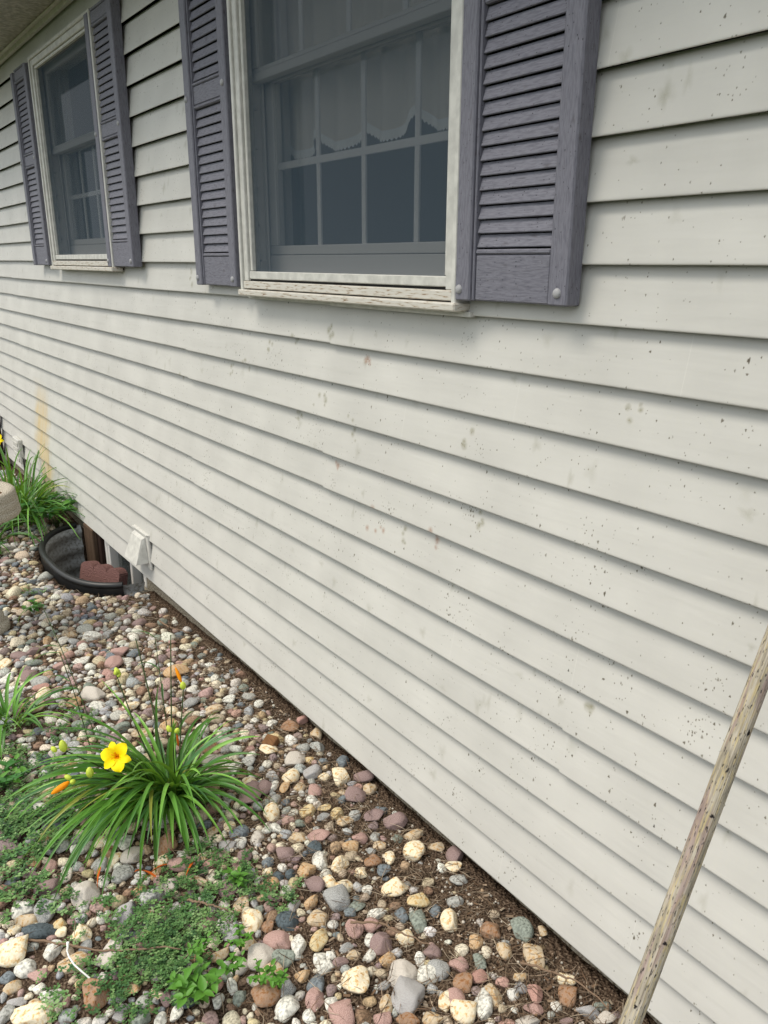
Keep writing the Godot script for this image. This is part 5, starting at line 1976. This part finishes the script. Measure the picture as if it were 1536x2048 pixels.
	leafy_plant("broadleaf_weed", "round-leaved weed beside the small flowerless daylily", "weed", Vector3(-2.26, 0.0, 0.86), 6, 0.06, 0.075, 0.034, "leaf_broad")
	leafy_plant("broadleaf_weed", "tiny leafy weed in the gravel before the window well", "weed", Vector3(-3.52, -0.02, 0.50), 4, 0.05, 0.05, 0.034, "leaf_broad")
	var n := 0
	for p in [[-1.30, 0.58, "fleshy-leaved sprig over the brown stones"], [-1.25, 0.62, "fleshy-leaved sprig between two rounded tan stones"], [-1.19, 0.585, "fleshy-leaved sprig on the tan stone at the bottom edge"], [-1.33, 0.66, "fleshy-leaved sprig at the edge of the creeping weeds"], [-1.16, 0.56, "lowest fleshy-leaved sprig of the row by the bottom edge"]]:
		leafy_plant("fleshy_sprig", p[2], "weed", Vector3(p[0], 0.012, p[1]), 4, 0.05, 0.028, 0.017, "leaf_fresh", "fleshy-leaved sprigs")
		n += 1

	# creeping weeds: small sprigs beyond counting
	var sprigs := []
	for i in 7:
		var st := begin(false)
		var stems := 3
		for s in stems:
			var az := TAU * s / stems + rand(-0.5, 0.5)
			var reach := rand(0.6, 1.0)
			var tip := Vector3(cos(az) * reach, rand(0.25, 0.7), sin(az) * reach)
			tube(st, [Vector3.ZERO, tip * 0.5 + Vector3.UP * 0.1, tip], [0.022, 0.018, 0.012], 3, false)
			for k in 6:
				var p := Vector3.ZERO.lerp(tip, 0.35 + 0.13 * k) + Vector3.UP * 0.05
				var la := az + k * 2.3 + rand(-0.5, 0.5)
				var d := Vector3(cos(la), rand(-0.1, 0.5), sin(la)).normalized()
				var sd := d.cross(Vector3.UP).normalized()
				var ll := rand(0.34, 0.58)
				var ww := ll * rand(0.30, 0.42)
				poly(st, [p, p + d * ll * 0.55 - sd * ww, p + d * ll, p + d * ll * 0.55 + sd * ww * 0.15 - Vector3.UP * 0.02], Vector3.UP)
				poly(st, [p, p + d * ll * 0.55 - Vector3.UP * 0.02, p + d * ll, p + d * ll * 0.55 + sd * ww], Vector3.UP)
		sprigs.append(indexed(st))
	var heap := Heap.new()
	var greens := [Color(0.07, 0.15, 0.045), Color(0.085, 0.18, 0.055), Color(0.13, 0.23, 0.075), Color(0.055, 0.125, 0.045), Color(0.19, 0.30, 0.12)]
	# centre x, z, radius, number, size
	for c in [[-2.12, 0.93, 0.17, 330, 0.019], [-1.93, 0.93, 0.16, 330, 0.019], [-2.30, 0.86, 0.14, 170, 0.020], [-1.80, 1.00, 0.10, 120, 0.017], [-1.60, 0.80, 0.10, 70, 0.014], [-1.44, 0.74, 0.10, 260, 0.015], [-1.40, 0.66, 0.09, 250, 0.015], [-1.52, 0.66, 0.09, 190, 0.014], [-1.56, 0.53, 0.09, 230, 0.014], [-1.46, 0.50, 0.06, 90, 0.014], [-1.36, 0.80, 0.09, 170, 0.015], [-1.32, 0.72, 0.06, 110, 0.015], [-1.40, 0.90, 0.10, 90, 0.015], [-1.62, 0.60, 0.05, 40, 0.013], [-1.38, 0.43, 0.05, 60, 0.013], [-1.70, 0.88, 0.07, 45, 0.016], [-2.02, 0.80, 0.10, 130, 0.018], [-2.42, 0.62, 0.09, 70, 0.017], [-4.5, 0.60, 0.16, 120, 0.028], [-3.75, 0.46, 0.06, 16, 0.018], [-4.95, 0.48, 0.2, 120, 0.03], [-2.5, 0.90, 0.2, 160, 0.02]]:
		for i in int(c[3] * 0.42):
			var a := rng.randf() * TAU
			var q: float = sqrt(rng.randf()) * c[2] * (1.0 + 0.25 * sin(a * 3.0 + c[0] * 9.0))
			var x: float = c[0] + cos(a) * q
			var z: float = c[1] + sin(a) * q
			var s: float = c[4] * rand(0.6, 1.35)
			var tilt := Basis(Vector3.UP, rng.randf() * TAU) * Basis(Vector3.RIGHT, rand(-0.3, 0.3))
			heap.put(sprigs[rng.randi_range(0, 6)], Transform3D(tilt * s, Vector3(x, lie(x, z) + rand(0.008, 0.026), z)), greens[rng.randi_range(0, 4)] * rand(0.8, 1.25))
	var g := part(self, "creeping_weeds", bulk(heap.vs, heap.nrm, heap.cs, heap.idx), mats["weed"])
	g.set_meta("kind", "stuff")
	g.set_meta("label", "low creeping small-leaved weeds spreading over the stones")
	print("weed triangles ", heap.idx.size() / 3)

	# withered daylily leaves lying below the clump
	var k := 0
	for w in [[Vector3(-1.60, 0.035, 0.66), 2.4, "curled orange withered leaf below the daylily"], [Vector3(-1.63, 0.030, 0.62), 1.2, "second orange withered leaf beside the curled one"], [Vector3(-1.72, 0.030, 0.76), 0.2, "dark orange withered leaf left of the pale angular stone"], [Vector3(-1.60, 0.03, 0.56), 0.6, "short orange withered strip between rounded stones"]]:
		var l := thing("withered_leaf", w[2], "leaf", w[0], "withered leaves")
		part(l, "blade", blade_mesh(w[1], 0.075, 0.5, 1.4, 0.010, 1.5, -0.02), mats["withered"])
		k += 1
